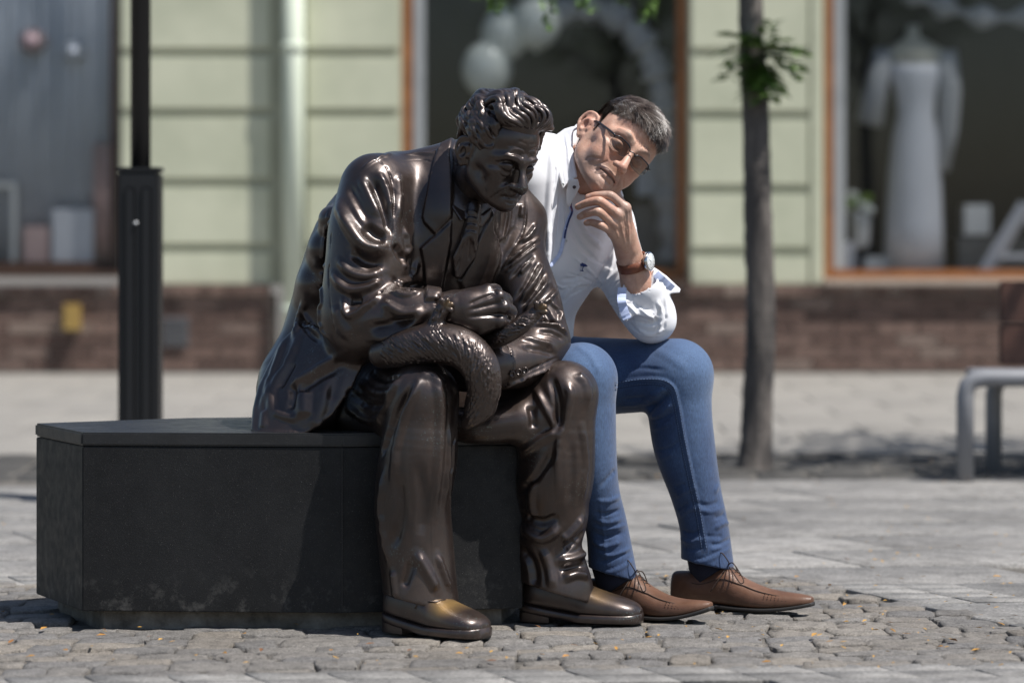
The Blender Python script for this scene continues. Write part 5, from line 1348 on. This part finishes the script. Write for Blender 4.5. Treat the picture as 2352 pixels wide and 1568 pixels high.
sh.stamp([(1348,592),(1408,620),(1406,627),(1370,660),(1318,652)], 2.0, 2.5)
sh.apply()
shirt = sh.build('shirt', M['shirt'], MAN)
cl = Vol((.05,.10,.85), (.30,.42,1.14), .0022)
cl.slab([(1316,290),(1331,294),(1317,303),(1316,334),(1320,370),(1327,408),(1310,413),(1292,436),(1279,386),(1274,312),(1296,296)], [(1316,295,.275),(1280,330,.262),(1325,408,.205),(1290,430,.212)], .005, .004)
cl.slab([(1306,411),(1328,410),(1333,430),(1322,452),(1308,478),(1300,470),(1300,440)], [(1313,413,.206),(1330,430,.200),(1308,476,.222)], .003, .003)
cl.slab([(1420,430),(1432,455),(1438,480),(1420,480),(1412,450)], [(1420,440,.27),(1438,480,.25),(1412,470,.26)], .005, .004)
cl.tube([P(1312,330,.30), P(1330,296,.325), P(1352,300,.36), P(1370,330,.38), P(1400,400,.37), P(1420,450,.31)], [.012]*6, .006)
clm = cl.mesh(2); del cl; clm.begin(4); work(clm, [([(1284,330),(1290,390),(1297,425)],3,-1.5,True), ([(1300,310),(1306,360),(1310,400)],6,2.5)]); clm.apply()
clm.build('collar', M['shirt'], shirt)
def ribbon(name, path, w, mat_, par, srf_, lift=.0025, n=6):
    q = crom(path, n); a = []
    for i, (px, py) in enumerate(q):
        t = q[min(i+1, len(q)-1)]-q[max(i-1, 0)]; t = t/np.linalg.norm(t); nn = np.array([-t[1], t[0]])*w
        y = srf_.depth(px, py); a.append([P(px+nn[0], py+nn[1], y-lift), P(px, py, y-lift-.001), P(px-nn[0], py-nn[1], y-lift)])
    return MB().rings(a, cap=False, closed=False).build(name, mat_, par, True)
sh.begin()
ribbon('placket_lining', [(1314,446),(1309,470),(1313,486),(1304,508),(1297,535),(1293,556),(1285,584),(1264,612)], 4.0, M['shirt_blue'], shirt, sh, .005)
ribbon('placket_tape', [(1316,446),(1311,470),(1314,486),(1306,508),(1299,532),(1296,552)], 2.2, M['navy'], shirt, sh, .0075)
ribbon('tape_stripe', [(1316,448),(1311,470),(1314,485)], .7, M['red_tape'], shirt, sh, .0095)
ribbon('cuff_lining', [(1429,660),(1428,690),(1434,715),(1441,733)], 10, M['shirt_blue'], shirt, sh, .004)
ribbon('cuff_lining', [(1506,628),(1525,646),(1545,664)], 9, M['shirt_blue'], shirt, sh, .004)
def button(px, py, r, mat_, srf_, par):
    y = srf_.depth(px, py); c = P(px, py, y-.002); n_ = 12; r = r*MR
    MB().rings([[(c[0]+q*math.cos(2*math.pi*k/n_), c[1]-dy, c[2]+q*math.sin(2*math.pi*k/n_)) for k in range(n_)] for q, dy in ((r,0),(r,.002),(r*.8,.0026),(r*.7,.0018))]).build('button', mat_, par, True)
clm.begin(4)
button(1293,424,3.6,M['button'],clm,shirt); button(1319,430,4.2,M['button_dark'],clm,shirt); button(1267,627,4,M['button'],sh,shirt); button(1301,553,2.6,M['button'],sh,shirt)
# small dark emblem on the pocket
y = sh.depth(1338,612)-.004
for pl in ([(1331,604),(1336,603),(1341,605),(1346,607),(1350,612),(1342,613),(1334,611)], [(1339,611),(1341,612),(1338,622),(1336,621)], [(1332,620),(1341,622),(1341,624),(1332,622)]):
    g = MB(); fr_ = [P(a, b, y-.0012) for a, b in pl]; bk = [P(a, b, y+.0005) for a, b in pl]; g.rings([bk, fr_]); g.build('pocket_emblem', M['navy'], shirt)

# ------------------------------------------------------------------ jeans
dv = Vol((-.06,.0,.06), (.56,.62,.66), .0028)
dv.tube(pts((1210,868,.43),(1390,864,.385),(1556,861,.31)), [.10,.088,.078], .02)
dv.tube(pts((1556,861,.31),(1562,950,.312),(1573,1030,.318),(1598,1130,.325),(1617,1210,.33),(1625,1300,.33)), [.078,.0725,.0695,.058,.0555,.060], .02)
dv.tube(pts((1195,890,.42),(1260,885,.26),(1336,869,.10)), [.10,.088,.0745], .02)
dv.tube(pts((1336,869,.10),(1339,950,.105),(1347,1050,.115),(1366,1130,.13),(1392,1205,.15),(1408,1320,.165)), [.0745,.0725,.067,.055,.047,.0535], .02)
dv.tube(pts((1180,890,.50),(1230,880,.45)), [.12,.12], .04)
dv.plane(P(1625,1297,.31), (-.22,-.05,-1), lo=(.36,-.2,-.1), hi=(.7,.7,.25)); dv.plane(P(1408,1320,.13), (-.28,-.05,-1), lo=(.1,-.2,-.1), hi=(.355,.7,.25))
dn = dv.mesh(); del dv
dn.begin()
work(dn, [([(1415,880),(1470,872),(1520,873),(1545,888),(1556,920),(1570,1000),(1588,1090),(1606,1170),(1622,1262)],5,5.0), ([(1415,890),(1470,882),(1515,883),(1537,897),(1548,925),(1562,1003),(1580,1092),(1598,1172),(1613,1264)],3,-2.5,True),
  ([(1486,942),(1510,925),(1538,902)],9,-15), ([(1492,960),(1520,946),(1548,922)],8,10), ([(1480,920),(1505,905),(1530,890)],7,7), ([(1500,925),(1520,905)],6,5), ([(1500,1035),(1535,1030),(1565,1012)],6,-4), ([(1512,1055),(1545,1042)],6,3),
  ([(1550,1140),(1575,1128),(1600,1115)],6,4), ([(1548,1120),(1575,1110)],6,-4), ([(1556,1190),(1580,1170),(1600,1165)],7,5), ([(1555,1172),(1580,1155)],6,-5), ([(1556,1235),(1585,1245),(1615,1235)],7,6), ([(1560,1218),(1590,1225),(1610,1215)],6,-6), ([(1640,1215),(1665,1200),(1680,1205)],7,5), ([(1640,1190),(1668,1180)],6,-5), ([(1640,1130),(1656,1110)],8,3), ([(1620,1230),(1660,1232)],6,-4),
  ([(1320,790),(1355,815),(1380,860)],10,3), ([(1380,1120),(1405,1090),(1416,1080)],8,-4), ([(1370,1150),(1400,1150),(1425,1140)],7,4), ([(1365,1190),(1395,1200),(1430,1190)],7,5), ([(1365,1175),(1395,1180),(1428,1170)],6,-5), ([(1360,1240),(1390,1255),(1430,1240)],7,6), ([(1362,1225),(1395,1232),(1435,1222)],6,-6), ([(1370,1270),(1410,1275),(1450,1258)],6,4),
  ([(1378,1150),(1386,1220),(1396,1300)],4,2.5), ([(1560,1286),(1620,1278),(1686,1244)],3,-2.5,True), ([(1358,1312),(1410,1302),(1460,1274)],3,-2.5,True), ([(1562,1294),(1620,1288),(1688,1254)],5,2.5), ([(1358,1322),(1410,1312),(1462,1284)],5,2.5),
  ([(1500,800),(1540,820),(1580,850)],12,2),
  ([(1420,850),(1470,845),(1530,850)],6,-2), ([(1425,920),(1470,915),(1505,912)],7,-4), ([(1420,935),(1460,930),(1490,928)],6,3), ([(1490,965),(1520,962),(1550,945)],5,-5), ([(1493,985),(1520,980),(1545,970)],6,3.5),
  ([(1590,1150),(1625,1160),(1655,1150)],6,-3), ([(1595,1165),(1630,1175),(1665,1165)],6,3), ([(1560,1255),(1590,1262),(1615,1255)],5,-4), ([(1630,1250),(1655,1248),(1680,1235)],5,-4), ([(1632,1262),(1660,1258)],5,3),
  ([(1370,1290),(1400,1285),(1445,1268)],5,-4), ([(1360,1210),(1395,1215),(1440,1205)],5,4)], 1.35, .8)
dn.apply(); dn.relax(.4); dn.begin()
dn.apply(); px = PXY(dn.V)
g = lambda cx, cy, rx, ry: np.clip(1-np.hypot((px[:,0]-cx)/rx, (px[:,1]-cy)/ry), 0, 1)
fade = np.clip(.9*g(1580,850,110,110)+.7*g(1340,850,110,120)+.5*g(1600,980,60,200)+.5*g(1370,1000,60,220), 0, .6)+.12*vnoise(dn.V*np.array([30,30,8]), 3)
seamd = np.full(len(px), 9.); q = crom([(1415,885),(1470,877),(1518,878),(1541,892),(1552,922),(1566,1001),(1584,1091),(1602,1171),(1618,1263)], 10)
for i in range(len(q)-1):
    d = q[i+1]-q[i]; t_ = np.clip(((px-q[i])@d)/(d@d), 0, 1); seamd = np.minimum(seamd, np.linalg.norm(px-q[i]-t_[:,None]*d, axis=1))
dn.col = {'fade': np.clip(fade, 0, 1), 'dark': .85*np.clip(1-np.abs(seamd-6)/3.0, 0, 1)*(px[:,0] > 1410)}
jeans = dn.build('jeans', M['denim'], MAN)
# stitches beside the outer seam and at the hems
dn.begin(4)
def stitches(path, gap=7.0, ln=4.2, w=.9):
    q = crom(path, 30); L_ = np.r_[0, np.cumsum(np.linalg.norm(np.diff(q, axis=0), axis=1))]; g_ = MB()
    for s0 in np.arange(0, L_[-1]-ln, gap):
        a = [np.interp(s0, L_, q[:,i]) for i in (0,1)]; b = [np.interp(s0+ln, L_, q[:,i]) for i in (0,1)]
        ya, yb = dn.depth(*a), dn.depth(*b)
        if ya is None or yb is None: continue
        g_.tube([P(a[0], a[1], ya-.001), P(b[0], b[1], yb-.001)], w*MR, 4)
    return g_
stitches([(1415,890),(1470,882),(1515,883),(1537,897),(1548,925),(1562,1003),(1580,1092),(1598,1172),(1612,1258)], 6, 4, .8).build('stitching', M['thread'], jeans)
st_ = stitches([(1415,879),(1470,871),(1520,872),(1546,887),(1557,919),(1571,999),(1589,1089),(1607,1169),(1623,1261)])
st_.build('stitching', M['thread'], jeans)

# ------------------------------------------------------------------ socks and shoes
for a in (pts((1622,1262,.335),(1626,1300,.335),(1640,1325,.325)), pts((1404,1285,.17),(1412,1325,.17),(1425,1350,.16))): MB().tube(a, [.047,.044,.042], 16).build('sock', M['sock'], MAN, True)
MN_SHOE = [(0,.014,.062,0),(.03,.027,.072,0),(.14,.034,.076,0),(.27,.035,.080,0),(.36,.037,.094,0),(.42,.039,.090,0),(.52,.043,.070,0),(.64,.044,.054,0),(.76,.039,.045,0),(.87,.030,.038,0),(.95,.021,.031,0),(1.0,.010,.024,0)]
sA = shoe('shoe', (.367,.365,0), (.673,.215,0), .004, MN_SHOE, M['leather'], MAN, .009, .010, M['sole'], .016, .003)
sB = shoe('shoe', (.165,.215,0), (.436,.062,0), .004, MN_SHOE, M['leather'], MAN, .009, .010, M['sole'], .026, .003)
for (up, u, w, Ln), he in ((sA, np.array([.367,.365,0])), (sB, np.array([.165,.215,0]))):
    def sp(t, lat, z): return he+u*Ln*t+w*lat+np.array([0,0,z])
    sd_ = -1 if (w[1] > 0) else 1
    lc = MB()
    for i in range(5):
        t = .43+.028*i; z = .094-.0075*i-.003; lc.tube([sp(t-.01, -.013, z-.002), sp(t, 0, z+.006), sp(t+.012, .013, z-.002)], .0014, 6)
    lc.build('lace', M['lace'], up, True)
    k = sp(.40, 0, .102); b1 = MB()
    b1.tube(crom([k, sp(.36,-.02,.125), sp(.40,-.035,.132), sp(.44,-.03,.112), k], 6), .0013, 6); b1.tube(crom([k, sp(.48,-.035,.110), sp(.58,-.06,.078), sp(.56,-.062,.070), sp(.47,-.03,.09), k], 6), .0013, 6)
    b1.tube(crom([k, sp(.39,-.035,.08), sp(.33,-.047,.045)], 6), .0013, 6); b1.tube(crom([k, sp(.41,.03,.10), sp(.43,.045,.07)], 6), .0013, 6); b1.build('lace', M['lace'], up, True)
    # stitched apron line and perforations on the camera side
    def side_pt(t, f):
        S = crom(np.array(MN_SHOE, float), 6); hw = np.interp(t, S[:,0], S[:,1]); zt = np.interp(t, S[:,0], S[:,2])
        a = f*math.pi/2; zc = .010+(zt-.010)*.30; return sp(t, -hw*math.cos(a)**.82*1.01, zc+(zt-zc)*math.sin(a)**.9+.004)
    MB().tube([side_pt(t, f) for t, f in zip(np.linspace(.10, .96, 22), np.interp(np.linspace(.10,.96,22), [.1,.2,.38,.55,.75,.96], [.55,.30,.36,.55,.52,.55]))], .0011, 5).build('seam', M['lace'], up, True)
    MB().tube([side_pt(t, f) for t, f in ((.44,.86),(.46,.7),(.475,.5),(.47,.42))], .001, 5).build('seam', M['lace'], up, True)
    ds = MB()
    for i in range(9):
        for j in range(3):
            c = side_pt(.70+.024*i, .22+.12*j); n_ = 6; ds.rings([[tuple(c+.0011*(u*math.cos(2*math.pi*q/n_)+np.array([0,0,1])*math.sin(2*math.pi*q/n_))-w*.0006*e) for q in range(n_)] for e in (-1, 1)])
    ds.build('perforation', M['lace'], up)

# ------------------------------------------------------------------ wrist watch
wc = P(1453,603,.243); ax = P(1474,680,.278)-P(1443,580,.232); ax /= np.linalg.norm(ax)
WT = empty('wrist_watch', tuple(wc), 'wrist watch with white dial and brown leather strap on left wrist', 'watch')
fo = np.array([.80,-.55,.25]); fo -= ax*(fo@ax); fo /= np.linalg.norm(fo); so = np.cross(ax, fo)
g = MB(); n_ = 30
g.rings([[tuple(wc+ax*(hw)+(rr)*(math.cos(2*math.pi*k/n_)*fo*1.02+math.sin(2*math.pi*k/n_)*so)) for k in range(n_)] for hw, rr in ((-.0105,.0315),(-.0105,.0352),(.0105,.0366),(.0105,.0328),(-.0105,.0315))], cap=False); g.build('strap', M['strap'], WT, True)
cc = wc+fo*.0350
def disc(c, r, h0, h1, n=24): return [[tuple(c+fo*h+q*(math.cos(2*math.pi*k/n)*ax+math.sin(2*math.pi*k/n)*so)) for k in range(n)] for q, h in ((r*.9,h0),(r,h0+.001),(r,h1-.001),(r*.93,h1))]
case = MB().rings(disc(cc, .0215, 0, .0105)).build('case', M['steel'], WT, True)
MB().rings(disc(cc, .0185, .0100, .0112)).build('dial', M['dial'], WT, True)
hn = MB()
for a, l_, w_ in ((.9,.010,.0011),(2.4,.014,.0008)):
    d = math.cos(a)*ax+math.sin(a)*so; e = np.cross(fo, d); b = cc+fo*.0114; hn.face([b-e*w_, b+e*w_, b+d*l_+e*w_*.5, b+d*l_-e*w_*.5])
for k in range(12):
    d = math.cos(k*math.pi/6)*ax+math.sin(k*math.pi/6)*so; e = np.cross(fo, d)*.0006; b = cc+fo*.0114; hn.face([b+d*.0135-e, b+d*.0135+e, b+d*.0165+e, b+d*.0165-e])
hn.build('hands', M['black'], WT)
MB().tube([cc+so*-.0215+fo*.005, cc+so*-.026+fo*.005], .003, 10).build('crown', M['steel'], WT, True)
